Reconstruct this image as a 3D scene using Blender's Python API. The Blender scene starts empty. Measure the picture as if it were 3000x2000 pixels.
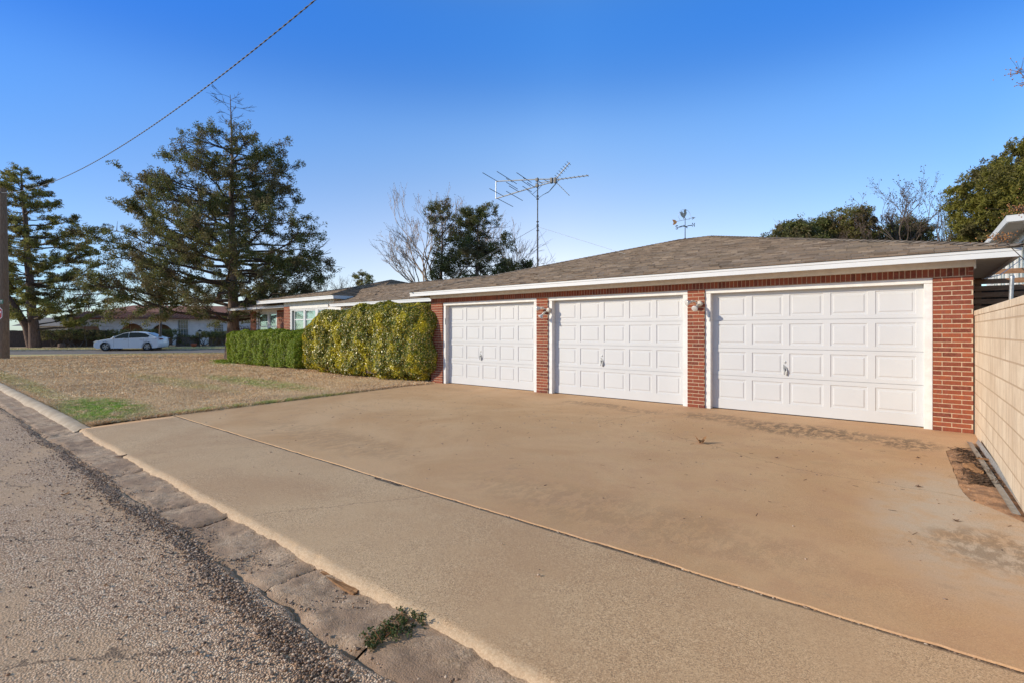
import bpy, bmesh, math, random
import numpy as np
from mathutils import Vector, Matrix, noise as mnoise
R = math.radians
random.seed(7); rng = np.random.default_rng(7)
sc = bpy.context.scene
COL = sc.collection
# ---------------------------------------------------------------- frame of the place
CH = 1.45                                   # eye height above the garage slab
FX, FY, RX, RY = -0.62718, 0.77888, 0.77888, 0.62718   # view forward / right on the ground
def P(d, r, z): return Vector((d*FX+r*RX, d*FY+r*RY, z))      # depth / right -> place
F_ = 1453.0
def at(px, py, d):                           # photo pixel at a given depth
    return P(d, (px-1500)/F_*d, CH+(970-py)/F_*d)
SD = Vector((.624, .781, 0)); ND = Vector((-.781, .624, 0))    # cross street: along / away
SO = P(33.2, -24.0, 0)
def S(s, n, z=0): return SO + SD*s + ND*n + Vector((0, 0, z))
def sstep(a, b, x):
    t = np.clip((x-a)/(b-a), 0, 1); return t*t*(3-2*t)
def n_of(x, y): return (x-SO.x)*ND.x + (y-SO.y)*ND.y
def lawn_z(x, y): return .012 - .03*sstep(-6, -1, n_of(x, y))
# ---------------------------------------------------------------- object helpers
def link(o, parent=None):
    COL.objects.link(o)
    if parent is not None: o.parent = parent
    return o
def tag(o, label=None, cat=None, group=None, kind=None):
    if label: o['label'] = label
    if cat: o['category'] = cat
    if group: o['group'] = group
    if kind: o['kind'] = kind
    return o
def thing(name, label, cat, loc=(0, 0, 0), rz=0, group=None):
    o = bpy.data.objects.new(name, None); link(o); o.empty_display_size = .2
    o.location = loc; o.rotation_euler = (0, 0, rz)
    return tag(o, label, cat, group)
def mesh_np(name, V, Fc, mats, parent=None, smooth=False, mi=None, uv=None):
    """V (n,3) array, Fc (m,k) array of equal sized faces or list of arrays"""
    V = np.asarray(V, np.float32)
    if not isinstance(Fc, list): Fc = [Fc]
    Fc = [np.asarray(f, np.int32) for f in Fc if len(f)]
    me = bpy.data.meshes.new(name)
    me.vertices.add(len(V)); me.vertices.foreach_set('co', V.ravel())
    loops = np.concatenate([f.ravel() for f in Fc])
    tot = np.concatenate([np.full(len(f), f.shape[1], np.int32) for f in Fc])
    st = np.concatenate([[0], np.cumsum(tot)[:-1]]).astype(np.int32)
    me.loops.add(len(loops)); me.loops.foreach_set('vertex_index', loops)
    me.polygons.add(len(tot)); me.polygons.foreach_set('loop_start', st); me.polygons.foreach_set('loop_total', tot)
    if mi is not None: me.polygons.foreach_set('material_index', np.asarray(mi, np.int32))
    me.polygons.foreach_set('use_smooth', np.full(len(tot), smooth))
    if uv is not None:
        l = me.uv_layers.new(name='UVMap'); l.data.foreach_set('uv', np.asarray(uv, np.float32).ravel())
    me.update(calc_edges=True); me.validate()
    for m in (mats if isinstance(mats, (list, tuple)) else [mats]): me.materials.append(m)
    return link(bpy.data.objects.new(name, me), parent)
class MB:
    """collects faces of mixed size into one mesh"""
    def __init__(s): s.v = []; s.f = []; s.m = []; s.sm = []
    def face(s, pts, m=0, sm=False):
        i = len(s.v); s.v += [tuple(p) for p in pts]; s.f.append(tuple(range(i, i+len(pts)))); s.m.append(m); s.sm.append(sm)
    def grid(s, rows, m=0, sm=True, closed=False):
        i = len(s.v); n = len(rows[0])
        for r in rows: s.v += [tuple(p) for p in r]
        for a in range(len(rows)-1):
            for b in range(n if closed else n-1):
                c = (b+1) % n
                s.f.append((i+a*n+b, i+a*n+c, i+(a+1)*n+c, i+(a+1)*n+b)); s.m.append(m); s.sm.append(sm)
    def box(s, x0, x1, y0, y1, z0, z1, m=0, M=None):
        c = [Vector((x, y, z)) for z in (z0, z1) for x, y in ((x0, y0), (x1, y0), (x1, y1), (x0, y1))]
        if M is not None: c = [M @ p for p in c]
        i = len(s.v); s.v += [tuple(p) for p in c]
        for q in ((3, 2, 1, 0), (4, 5, 6, 7), (0, 1, 5, 4), (1, 2, 6, 5), (2, 3, 7, 6), (3, 0, 4, 7)):
            s.f.append(tuple(i+k for k in q)); s.m.append(m); s.sm.append(False)
    def tube(s, pts, rad, n=6, m=0, cap=True):
        pts = [Vector(p) for p in pts]
        if not hasattr(rad, '__len__'): rad = [rad]*len(pts)
        rows = []; up = None
        for k, p in enumerate(pts):
            t = (pts[min(k+1, len(pts)-1)]-pts[max(k-1, 0)])
            if t.length < 1e-9: t = Vector((0, 0, 1))
            t.normalize()
            if up is None:
                up = t.cross(Vector((.3, .2, .9)) if abs(t.z) < .9 else Vector((1, 0, 0))).normalized()
            else:
                up = (up - t*up.dot(t))
                up = up.normalized() if up.length > 1e-6 else t.orthogonal().normalized()
            w = t.cross(up)
            rows.append([p + (up*math.cos(a)+w*math.sin(a))*rad[k] for a in [2*math.pi*j/n for j in range(n)]])
        s.grid(rows, m, True, True)
        if cap:
            s.face(list(reversed(rows[0])), m); s.face(rows[-1], m)
    def lathe(s, prof, c, ax=Vector((0, 0, 1)), n=16, m=0):
        ax = Vector(ax).normalized(); u = ax.orthogonal().normalized(); w = ax.cross(u); c = Vector(c)
        s.grid([[c+ax*h+(u*math.cos(a)+w*math.sin(a))*r for a in [2*math.pi*j/n for j in range(n)]] for r, h in prof], m, True, True)
    def build(s, name, mats, parent=None, bevel=0):
        me = bpy.data.meshes.new(name); me.from_pydata(s.v, [], s.f)
        for m in (mats if isinstance(mats, (list, tuple)) else [mats]): me.materials.append(m)
        me.polygons.foreach_set('material_index', s.m); me.polygons.foreach_set('use_smooth', s.sm); me.update()
        o = link(bpy.data.objects.new(name, me), parent)
        if bevel:
            b = o.modifiers.new('b', 'BEVEL'); b.width = bevel; b.segments = 2; b.limit_method = 'ANGLE'; b.angle_limit = R(50)
        return o
# ---------------------------------------------------------------- materials
def new_mat(name):
    m = bpy.data.materials.new(name); m.use_nodes = True; nt = m.node_tree
    return m, nt, nt.nodes['Principled BSDF']
class NT:
    def __init__(s, nt): s.nt = nt; s.co = nt.nodes.new('ShaderNodeTexCoord').outputs['Object']
    def n(s, t, **k):
        o = s.nt.nodes.new(t)
        for a, b in k.items(): setattr(o, a, b)
        return o
    def l(s, a, b): s.nt.links.new(a, b)
    def inp(s, node, i, v):
        if isinstance(v, bpy.types.NodeSocket): s.l(v, node.inputs[i])
        elif v is not None: node.inputs[i].default_value = v
    def noise(s, scale, detail=4, rough=.55, vec=None, out=0, dist=0):
        o = s.n('ShaderNodeTexNoise'); s.inp(o, 'Vector', vec or s.co); o.inputs['Scale'].default_value = scale
        o.inputs['Detail'].default_value = detail; o.inputs['Roughness'].default_value = rough; o.inputs['Distortion'].default_value = dist
        return o.outputs[out]
    def vor(s, scale, feat='F1', out='Distance', vec=None, rnd=1):
        o = s.n('ShaderNodeTexVoronoi', feature=feat); s.inp(o, 'Vector', vec or s.co); o.inputs['Scale'].default_value = scale
        o.inputs['Randomness'].default_value = rnd
        return o.outputs[out]
    def math(s, op, a, b=None, c=None, clamp=False):
        o = s.n('ShaderNodeMath', operation=op, use_clamp=clamp); s.inp(o, 0, a); s.inp(o, 1, b); s.inp(o, 2, c); return o.outputs[0]
    def vm(s, op, a, b=None, scale=None):
        o = s.n('ShaderNodeVectorMath', operation=op); s.inp(o, 0, a); s.inp(o, 1, b)
        if scale is not None: s.inp(o, 'Scale', scale)
        return o
    def mapr(s, v, a, b, c=0, d=1):
        o = s.n('ShaderNodeMapRange', interpolation_type='SMOOTHSTEP'); s.inp(o, 0, v); s.inp(o, 1, a); s.inp(o, 2, b); s.inp(o, 3, c); s.inp(o, 4, d); return o.outputs[0]
    def mix(s, f, a, b, mode='MIX'):
        o = s.n('ShaderNodeMix', data_type='RGBA', blend_type=mode); s.inp(o, 0, f)
        for i, v in ((6, a), (7, b)):
            if isinstance(v, tuple) and len(v) == 3: v = v+(1,)
            s.inp(o, i, v)
        return o.outputs[2]
    def ramp(s, v, stops, interp='LINEAR'):
        o = s.n('ShaderNodeValToRGB'); s.inp(o, 0, v); cr = o.color_ramp; cr.interpolation = interp
        while len(cr.elements) > 1: cr.elements.remove(cr.elements[-1])
        cr.elements[0].position = stops[0][0]; cr.elements[0].color = tuple(stops[0][1])+(1,)
        for p, c in stops[1:]:
            e = cr.elements.new(p); e.color = tuple(c)+(1,)
        return o.outputs[0]
    def bump(s, h, strength=.3, dist=.01, normal=None):
        o = s.n('ShaderNodeBump'); s.inp(o, 'Height', h); o.inputs['Strength'].default_value = strength
        o.inputs['Distance'].default_value = dist; s.inp(o, 'Normal', normal); return o.outputs[0]
    def scalevec(s, v, xyz): 
        o = s.n('ShaderNodeMapping'); s.inp(o, 0, v); o.inputs['Scale'].default_value = xyz; return o.outputs[0]
    def xyz(s, v=None):
        o = s.n('ShaderNodeSeparateXYZ'); s.inp(o, 0, v or s.co); return o.outputs
    def island(s): return s.n('ShaderNodeNewGeometry').outputs['Random Per Island']
def simple(name, col, rough=.6, metal=0, var=.12, vs=6, bump=.15, bs=60, bd=.004, var2=None):
    m, nt, b = new_mat(name); T = NT(nt)
    n = T.noise(vs, 5, .6)
    c2 = var2 or tuple(max(0, c*(1-2*var)) for c in col)
    T.l(T.mix(T.mapr(n, .3, .7), c2, tuple(min(1, c*(1+var)) for c in col)), b.inputs['Base Color'])
    b.inputs['Roughness'].default_value = rough; b.inputs['Metallic'].default_value = metal
    if bump: T.l(T.bump(T.noise(bs, 4), bump, bd), b.inputs['Normal'])
    return m
def foliage(name, stops, rough=.6, trans=.25, big=None, bigscale=1.2, spec=.3, bigmix=(.45, .62)):
    """leaf material: colour differs leaf by leaf and in broad patches"""
    m, nt, b = new_mat(name); T = NT(nt)
    col = T.ramp(T.island(), stops)
    if big is not None:
        r2 = T.ramp(T.island(), big)
        col = T.mix(T.mapr(T.noise(bigscale, 3, .6), bigmix[0], bigmix[1]), col, r2)
    T.l(col, b.inputs['Base Color']); b.inputs['Roughness'].default_value = rough
    b.inputs['Specular IOR Level'].default_value = spec
    if trans:
        tr = T.n('ShaderNodeBsdfTranslucent'); T.l(col, tr.inputs[0])
        mx = T.n('ShaderNodeMixShader'); mx.inputs[0].default_value = trans
        T.l(b.outputs[0], mx.inputs[1]); T.l(tr.outputs[0], mx.inputs[2]); T.l(mx.outputs[0], nt.nodes['Material Output'].inputs[0])
    return m
M = {}
M['white'] = simple('white_paint', (.66, .66, .65), .5, 0, .02, 3, .12, 40, .003)
M['white_door'] = simple('white_door_paint', (.585, .585, .58), .42, 0, .012, 2, .06, 90, .002)
M['white_trim'] = simple('white_trim_paint', (.76, .74, .70), .55, 0, .05, 9, .2, 30, .004)
M['soffit'] = simple('soffit_paint', (.62, .54, .45), .7, 0, .04, 4, .1, 40)
M['mortar'] = simple('mortar', (.62, .45, .30), .95, 0, .1, 30, .5, 150, .004)
def brickmat():
    m, nt, b = new_mat('red_brick'); T = NT(nt)
    c = T.ramp(T.island(), [(0, (.12, .03, .014)), (.35, (.25, .056, .021)), (.7, (.34, .085, .03)), (1, (.18, .038, .016))])
    c = T.mix(T.mapr(T.noise(25, 4, .6), .35, .75), c, (.27, .075, .045))
    st = T.noise(1, 3, .6, T.scalevec(T.co, (260, 260, 12)))
    c = T.mix(T.mapr(st, .35, .6, .35, 0), c, (.09, .02, .012))
    T.l(c, b.inputs['Base Color']); b.inputs['Roughness'].default_value = .85
    T.l(T.bump(T.math('ADD', T.noise(180, 4), T.math('MULTIPLY', st, .7)), .5, .004), b.inputs['Normal'])
    return m
M['brick'] = brickmat()
def shingle():
    m, nt, b = new_mat('asphalt_shingles'); T = NT(nt)
    c = T.ramp(T.island(), [(0, (.19, .14, .102)), (.3, (.29, .215, .16)), (.55, (.38, .285, .21)), (.8, (.27, .21, .165)), (1, (.48, .37, .28))])
    g = T.noise(320, 3, .8)
    c = T.mix(T.mapr(g, .3, .7, .5, 0), c, (.05, .04, .03))
    c = T.mix(T.mapr(T.noise(.7, 4), .4, .7, 0, .25), c, (.24, .20, .15))
    T.l(c, b.inputs['Base Color']); b.inputs['Roughness'].default_value = .95; b.inputs['Specular IOR Level'].default_value = .2
    T.l(T.bump(g, .5, .004), b.inputs['Normal']); return m
M['shingle'] = shingle()
M['dark'] = simple('dark_gap', (.03, .025, .02), .9, 0, .1, 5, 0)
M['steel'] = simple('galvanised_steel', (.42, .42, .41), .45, .7, .12, 20, .15, 80)
M['alu'] = simple('antenna_aluminium', (.62, .62, .60), .38, .6, .08, 20, .05)
M['mast'] = simple('dark_mast_steel', (.10, .10, .10), .6, .4, .2, 12, .2)
M['black'] = simple('black_paint', (.02, .02, .02), .5, 0, .1, 9, .05)
M['fixture'] = simple('painted_lamp_fixture', (.62, .57, .48), .5, 0, .08, 30, .1)
M['pole'] = None
def woodmat(name, c1, c2, vert=(8, 8, .8), rough=.85, bd=.01):
    m, nt, b = new_mat(name); T = NT(nt)
    n = T.noise(5, 6, .65, T.scalevec(T.co, vert)); k = T.mix(T.mapr(n, .3, .72), c1, c2)
    k = T.mix(T.mapr(T.noise(22, 4, .7, T.scalevec(T.co, vert)), .55, .7, 0, .6), k, tuple(x*.45 for x in c1))
    T.l(k, b.inputs['Base Color']); b.inputs['Roughness'].default_value = rough; b.inputs['Specular IOR Level'].default_value = .2
    T.l(T.bump(n, .6, bd), b.inputs['Normal']); return m
M['pole'] = woodmat('weathered_pole_wood', (.15, .10, .07), (.26, .19, .135))
M['bark'] = woodmat('juniper_bark', (.12, .075, .05), (.27, .185, .135), (3, 3, .35), bd=.04)
M['bark_pine'] = woodmat('pine_bark', (.10, .06, .045), (.21, .135, .10), (3, 3, .7), bd=.04)
M['bark_pale'] = woodmat('pale_bark', (.38, .27, .19), (.60, .46, .34), (4, 4, 1), bd=.01)
M['bark_grey'] = woodmat('grey_twig_bark', (.11, .08, .065), (.20, .155, .125), (4, 4, 1), bd=.01)
M['bark_limb'] = woodmat('dark_limb_bark', (.055, .04, .03), (.12, .09, .07), (4, 4, 1), bd=.01)
M['cedar'] = woodmat('cedar_boards', (.22, .115, .06), (.36, .20, .11), (1.2, 8, 8), bd=.004)
M['fence'] = woodmat('old_fence_boards', (.07, .05, .04), (.13, .095, .075), (6, 6, .6), bd=.01)
M['chip'] = woodmat('broken_bark_wood', (.22, .11, .05), (.36, .20, .10), (10, 2, 10), bd=.004)
M['juniper'] = foliage('juniper_leaves', [(0, (.07, .085, .022)), (.5, (.14, .155, .045)), (.85, (.22, .225, .07)), (1, (.28, .22, .10))], trans=.4, big=[(0, (.11, .085, .04)), (1, (.25, .20, .095))], bigscale=.9)
M['pine'] = foliage('pine_needles', [(0, (.16, .165, .035)), (.6, (.27, .26, .065)), (1, (.40, .34, .11))], trans=.4, big=[(0, (.09, .07, .03)), (1, (.16, .12, .055))], bigscale=.6)
M['pine_bright'] = foliage('bright_pine_needles', [(0, (.14, .14, .022)), (.6, (.23, .215, .04)), (1, (.34, .29, .07))], trans=.4, big=[(0, (.09, .085, .03)), (1, (.16, .13, .05))], bigscale=.5)
M['hedge'] = foliage('green_hedge_leaves', [(0, (.10, .15, .012)), (.5, (.22, .30, .02)), (.85, (.36, .44, .04)), (1, (.44, .42, .08))], trans=.3, rough=.5)
M['euonymus'] = foliage('golden_shrub_leaves', [(0, (.08, .12, .014)), (.45, (.21, .24, .025)), (.7, (.40, .35, .04)), (.86, (.60, .43, .08)), (1, (.80, .66, .34))],
    trans=.22, rough=.35, spec=.55, big=[(0, (.24, .22, .02)), (.4, (.56, .48, .03)), (1, (.84, .70, .05))], bigscale=2.2, bigmix=(.50, .60))
M['redshrub'] = foliage('dull_red_shrub_leaves', [(0, (.05, .02, .015)), (.6, (.09, .035, .02)), (1, (.06, .06, .02))], trans=.1)
M['dry'] = foliage('dry_seed_heads', [(0, (.20, .08, .03)), (.5, (.38, .17, .06)), (1, (.55, .28, .11))], trans=.1)
M['drydark'] = foliage('dead_leaves', [(0, (.05, .03, .02)), (1, (.13, .08, .05))], trans=.1)
M['weed'] = foliage('weed_leaves', [(0, (.04, .07, .02)), (.6, (.08, .12, .035)), (.85, (.14, .13, .05)), (1, (.28, .16, .08))], trans=.25)
def grass_cols(T, rnd):
    """straw lawn with a few green patches where the grass has come up"""
    straw = T.ramp(rnd, [(0, (.60, .37, .19)), (.35, (.80, .54, .30)), (.75, (.90, .67, .41)), (1, (.96, .82, .58))])
    green = T.ramp(rnd, [(0, (.18, .32, .03)), (.5, (.30, .48, .06)), (1, (.50, .54, .14))])
    x, y, z = T.xyz(); f = None
    def blob(cx, cy, rx, ry, k=1.0):
        dx = T.math('DIVIDE', T.math('SUBTRACT', x, cx), rx); dy = T.math('DIVIDE', T.math('SUBTRACT', y, cy), ry)
        q = T.math('ADD', T.math('MULTIPLY', dx, dx), T.math('MULTIPLY', dy, dy))
        return T.mapr(q, 1.0, .05, 0, k)
    for a in ((-12.1, 2.45, 2.3, .8, 1.0), (-10.7, 2.2, .9, .5, .95), (-14.5, 6.4, 4.2, .75, .55), (-16.5, 5.0, 5, .6, .3), (-20, 2.2, 9, .35, .35), (-10.2, 4.8, .22, 3.6, .75), (-24.4, 9.4, 1.6, .6, .9)):
        q = blob(*a); f = q if f is None else T.math('MAXIMUM', f, q)
    n_ = T.math('ADD', T.math('MULTIPLY', x, ND.x), T.math('ADD', T.math('MULTIPLY', y, ND.y), -(SO.x*ND.x+SO.y*ND.y)))
    band = T.math('MULTIPLY', T.mapr(n_, -3.2, -1.2), .45); f = T.math('MAXIMUM', f, band)
    f = T.math('MULTIPLY', f, T.mapr(T.noise(3.5, 4, .7), .36, .56))
    return straw, green, f
def grassmat(name, blades):
    m, nt, b = new_mat(name); T = NT(nt)
    rnd = T.island() if blades else T.mapr(T.noise(34, 5, .75), .25, .75)
    s, g, f = grass_cols(T, rnd)
    c = T.mix(f, s, g)
    c = T.mix(T.mapr(T.noise(.8, 4, .6), .42, .68, 0, .35), c, (.46, .30, .19))
    if not blades: c = T.mix(T.mapr(T.vor(22), .1, .5, .5, 0), c, (.20, .135, .09))
    T.l(c, b.inputs['Base Color']); b.inputs['Roughness'].default_value = .9; b.inputs['Specular IOR Level'].default_value = .15
    if not blades: T.l(T.bump(T.noise(40, 6, .8), 1, .04), b.inputs['Normal'])
    return m
M['lawn'] = grassmat('dormant_lawn', False); M['blades'] = grassmat('dormant_grass_blades', True)
def segdist(T, vec, a, b):
    """distance on the ground from vec to the segment a-b"""
    ax, ay = a; bx, by = b; L = math.hypot(bx-ax, by-ay); ux, uy = (bx-ax)/L, (by-ay)/L
    x, y, z = T.xyz(vec); dx = T.math('SUBTRACT', x, ax); dy = T.math('SUBTRACT', y, ay)
    t = T.math('ADD', T.math('MULTIPLY', dx, ux), T.math('MULTIPLY', dy, uy))
    t = T.math('MINIMUM', T.math('MAXIMUM', t, 0), L)
    ex = T.math('SUBTRACT', dx, T.math('MULTIPLY', t, ux)); ey = T.math('SUBTRACT', dy, T.math('MULTIPLY', t, uy))
    return T.math('SQRT', T.math('ADD', T.math('MULTIPLY', ex, ex), T.math('MULTIPLY', ey, ey)))
def concrete(name, apron):
    m, nt, b = new_mat(name); T = NT(nt)
    big = T.noise(.55, 6, .62, dist=.6); mid = T.noise(2.6, 6, .65)
    if apron:
        c = T.mix(T.mapr(big, .35, .65), (.53, .335, .195), (.63, .43, .26))
    else:
        c = T.mix(T.mapr(big, .34, .64), (.59, .35, .178), (.69, .445, .25))
        x, y, z = T.xyz()
        red = T.math('MULTIPLY', T.mapr(x, -6.5, -1.5), T.mapr(mid, .35, .65, .1, .6))
        c = T.mix(red, c, (.52, .30, .175))
        # pale washed corner by the side wall
        d = T.math('ADD', T.math('POWER', T.math('DIVIDE', T.math('SUBTRACT', x, .35), .75), 2), T.math('POWER', T.math('DIVIDE', T.math('SUBTRACT', y, 5.2), 1.9), 2))
        c = T.mix(T.math('MULTIPLY', T.mapr(d, 1.1, .1), T.mapr(mid, .35, .6, .25, .9)), c, (.60, .50, .39))
        # dark run-off stains in front of the doors
        streak = T.noise(1, 8, .75, T.scalevec(T.co, (11, 5, 1)), dist=.4)
        for cx, cy, rx, ry, k in ((-1.25, 8.35, 1.15, .62, .8), (-.05, 8.2, .42, .5, .75), (-2.6, 8.7, .75, .45, .55), (-4.9, 8.75, .9, .28, .6), (-3.9, 8.5, .7, .25, .4), (.45, 4.6, .45, .5, .5), (-9.0, 8.8, .9, .3, .2), (-6.2, 3.7, 2.2, .5, .22), (-1.9, 3.6, 1.8, .5, .2)):
            q = T.math('ADD', T.math('POWER', T.math('DIVIDE', T.math('SUBTRACT', x, cx), rx), 2), T.math('POWER', T.math('DIVIDE', T.math('SUBTRACT', y, cy), ry), 2))
            c = T.mix(T.math('MULTIPLY', T.math('MULTIPLY', T.mapr(q, 1.15, .15), T.mapr(streak, .43, .55)), T.math('MINIMUM', k*1.15, 1.0)), c, (.17, .115, .07))
        c = T.mix(T.mapr(T.noise(1.3, 7, .8, T.scalevec(T.co, (1, 1.6, 1))), .56, .72, 0, .35), c, (.30, .215, .15))
    c = T.mix(T.mapr(mid, .3, .5, .28, 0), c, (.42, .27, .165))
    # aggregate: light and dark grains
    gv = T.vor(230 if apron else 240, out='Color'); gx = T.xyz(gv)[0]
    amt = T.mapr(T.noise(1.1, 4, .6), .35, .62, .25 if apron else .12, 1.0 if apron else .55)
    c = T.mix(T.math('MULTIPLY', T.mapr(gx, .72, .80), T.math('MULTIPLY', amt, .75 if apron else .4)), c, (.84, .62, .40))
    c = T.mix(T.math('MULTIPLY', T.mapr(gx, .24, .16), T.math('MULTIPLY', amt, .75 if apron else .5)), c, (.19, .125, .08))
    c = T.mix(T.mapr(T.noise(420, 2, .6), .3, .6, .3, 0), c, (.27, .175, .10))
    c = T.mix(T.mapr(T.noise(120, 5, .8), .36, .52, .35, 0), c, (.34, .21, .125))
    c = T.mix(T.mapr(T.noise(70, 5, .8), .54, .68, 0, .35), c, (.74, .56, .38))
    warp = T.vm('ADD', T.co, T.vm('SCALE', T.vm('SUBTRACT', T.noise(2.2, 6, .7, out=1), (.5, .5, .5)).outputs[0], None, .34).outputs[0]).outputs[0]
    segs = [((-7.2, 1.9), (-6.3, 3.0)), ((-4.1, 1.75), (-3.3, 3.0))] if apron else [((-3.46, 9.3), (-3.9, 6.95)), ((-3.9, 6.95), (-5.2, 6.6)), ((-2.9, 7.0), (-1.0, 5.95)), ((-1.0, 5.95), (.45, 5.85)), ((-9.2, 5.6), (-7.1, 5.3)), ((-7.1, 5.3), (-6.2, 6.1))]
    h = T.math('ADD', T.math('MULTIPLY', T.noise(260, 3, .7), .6), T.math('MULTIPLY', T.noise(30, 4), .4))
    for a_, b_ in segs:
        d = segdist(T, warp, a_, b_)
        k = T.math('MULTIPLY', T.mapr(d, .008, .002), T.mapr(T.noise(1.7, 2), .38, .5, .25, 1))
        c = T.mix(T.math('MULTIPLY', k, .55), c, (.13, .085, .055))
    if apron:
        x, y, z = T.xyz()
        w = T.mapr(T.math('ADD', y, T.math('MULTIPLY', T.noise(9, 5, .7), .12)), 1.825, 1.785)
        c = T.mix(T.math('MULTIPLY', w, .7), c, T.mix(T.mapr(T.noise(60, 4, .8), .4, .6), (.44, .31, .20), (.58, .44, .30)))
    T.l(c, b.inputs['Base Color']); b.inputs['Roughness'].default_value = .9; b.inputs['Specular IOR Level'].default_value = .25
    T.l(T.bump(h, .45 if apron else .3, .004), b.inputs['Normal']); return m
M['apron'] = concrete('aggregate_concrete', True); M['slab'] = concrete('driveway_concrete', False)
def kerbmat():
    m, nt, b = new_mat('kerb_concrete'); T = NT(nt)
    c = T.mix(T.mapr(T.noise(3, 6, .65), .35, .65), (.42, .32, .225), (.56, .45, .33))
    c = T.mix(T.mapr(T.noise(200, 3, .7), .3, .6, .35, 0), c, (.2, .145, .1))
    T.l(c, b.inputs['Base Color']); b.inputs['Roughness'].default_value = .9
    T.l(T.bump(T.noise(120, 5, .7), .5, .005), b.inputs['Normal']); return m
M['kerb'] = kerbmat()
def guttermat():
    m, nt, b = new_mat('broken_gutter_concrete'); T = NT(nt)
    c = T.mix(T.mapr(T.noise(4, 7, .7), .35, .65), (.42, .275, .18), (.60, .42, .28))
    gx = T.xyz(T.vor(120, out='Color'))[0]; k2 = T.mapr(T.noise(4, 5, .7), .45, .6)
    c = T.mix(T.math('MULTIPLY', T.mapr(gx, .7, .8), k2), c, (.60, .45, .32))
    c = T.mix(T.math('MULTIPLY', T.mapr(gx, .3, .2), T.math('MULTIPLY', k2, .6)), c, (.16, .11, .08))
    c = T.mix(T.mapr(T.noise(1.2, 6, .7), .46, .62, 0, .85), c, (.34, .22, .145))
    c = T.mix(T.mapr(T.noise(9, 7, .75), .5, .62, 0, .6), c, (.20, .135, .09))
    T.l(c, b.inputs['Base Color']); b.inputs['Roughness'].default_value = .95
    T.l(T.bump(T.math('ADD', T.noise(40, 8, .78), T.math('MULTIPLY', T.vor(120), -.25)), .8, .014), b.inputs['Normal']); return m
M['gutter'] = guttermat()
def roadmat():
    m, nt, b = new_mat('chip_seal_asphalt'); T = NT(nt)
    wv = T.vm('ADD', T.co, T.vm('SCALE', T.noise(30, 2, out=1), None, .006).outputs[0]).outputs[0]
    d = T.vor(92, vec=wv); gx, gy, gz = T.xyz(T.vor(92, out='Color', vec=wv))
    stone = T.ramp(gx, [(0, (.38, .23, .145)), (.3, (.54, .355, .235)), (.6, (.68, .47, .325)), (.85, (.80, .595, .43)), (1, (.93, .74, .56))])
    c = T.mix(T.mapr(d, .40, .75, 0, .7), stone, (.14, .09, .06))
    dust = T.mapr(T.noise(.9, 6, .65, T.scalevec(T.co, (.6, 1.3, 1))), .46, .64)
    fine = T.mix(T.mapr(T.noise(150, 4, .7), .35, .65), (.46, .295, .18), (.62, .425, .27))
    c = T.mix(T.math('MULTIPLY', dust, .8), c, fine)
    warp = T.vm('ADD', T.co, T.vm('SCALE', T.vm('SUBTRACT', T.noise(1.4, 6, .7, out=1), (.5, .5, .5)).outputs[0], None, .7).outputs[0]).outputs[0]
    for a_, b_ in (((-3.9, -.6), (-2.7, .95)), ((-6.5, -.2), (-4.6, .9)), ((-2.9, -1.2), (-1.6, 1.0)), ((-9, .1), (-6.8, .8)), ((-12, -1), (-7.5, .3))):
        c = T.mix(T.math('MULTIPLY', T.mapr(segdist(T, warp, a_, b_), .022, .004), .6), c, (.05, .035, .028))
    T.l(c, b.inputs['Base Color']); b.inputs['Roughness'].default_value = .9; b.inputs['Specular IOR Level'].default_value = .3
    h = T.math('MULTIPLY', T.mapr(d, .75, .1), T.mapr(dust, 0, 1, 1, .35))
    h = T.math('ADD', h, T.math('MULTIPLY', T.noise(7, 5, .65), 1.2))
    T.l(T.bump(h, .75, .008), b.inputs['Normal']); return m
M['road'] = roadmat()
M['farroad'] = simple('street_asphalt', (.20, .165, .145), .9, 0, .15, 3, .4, 60, .01)
def stonemat():
    m, nt, b = new_mat('loose_pebbles'); T = NT(nt)
    c = T.ramp(T.island(), [(0, (.09, .06, .045)), (.3, (.18, .12, .085)), (.5, (.28, .20, .15)), (.7, (.34, .18, .085)), (.85, (.42, .31, .23)), (1, (.62, .48, .36))])
    T.l(c, b.inputs['Base Color']); b.inputs['Roughness'].default_value = .7; return m
M['stone'] = stonemat()
M['dirt'] = simple('red_dirt', (.50, .27, .14), .95, 0, .25, 7, 1, 60, .02, var2=(.26, .145, .08))
M['grime'] = simple('joint_grime', (.15, .10, .065), .95, 0, .4, 40, 1, 90, .01)
M['farsoil'] = simple('bare_ground', (.40, .29, .19), .95, 0, .2, 1, .6, 20, .03)
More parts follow.
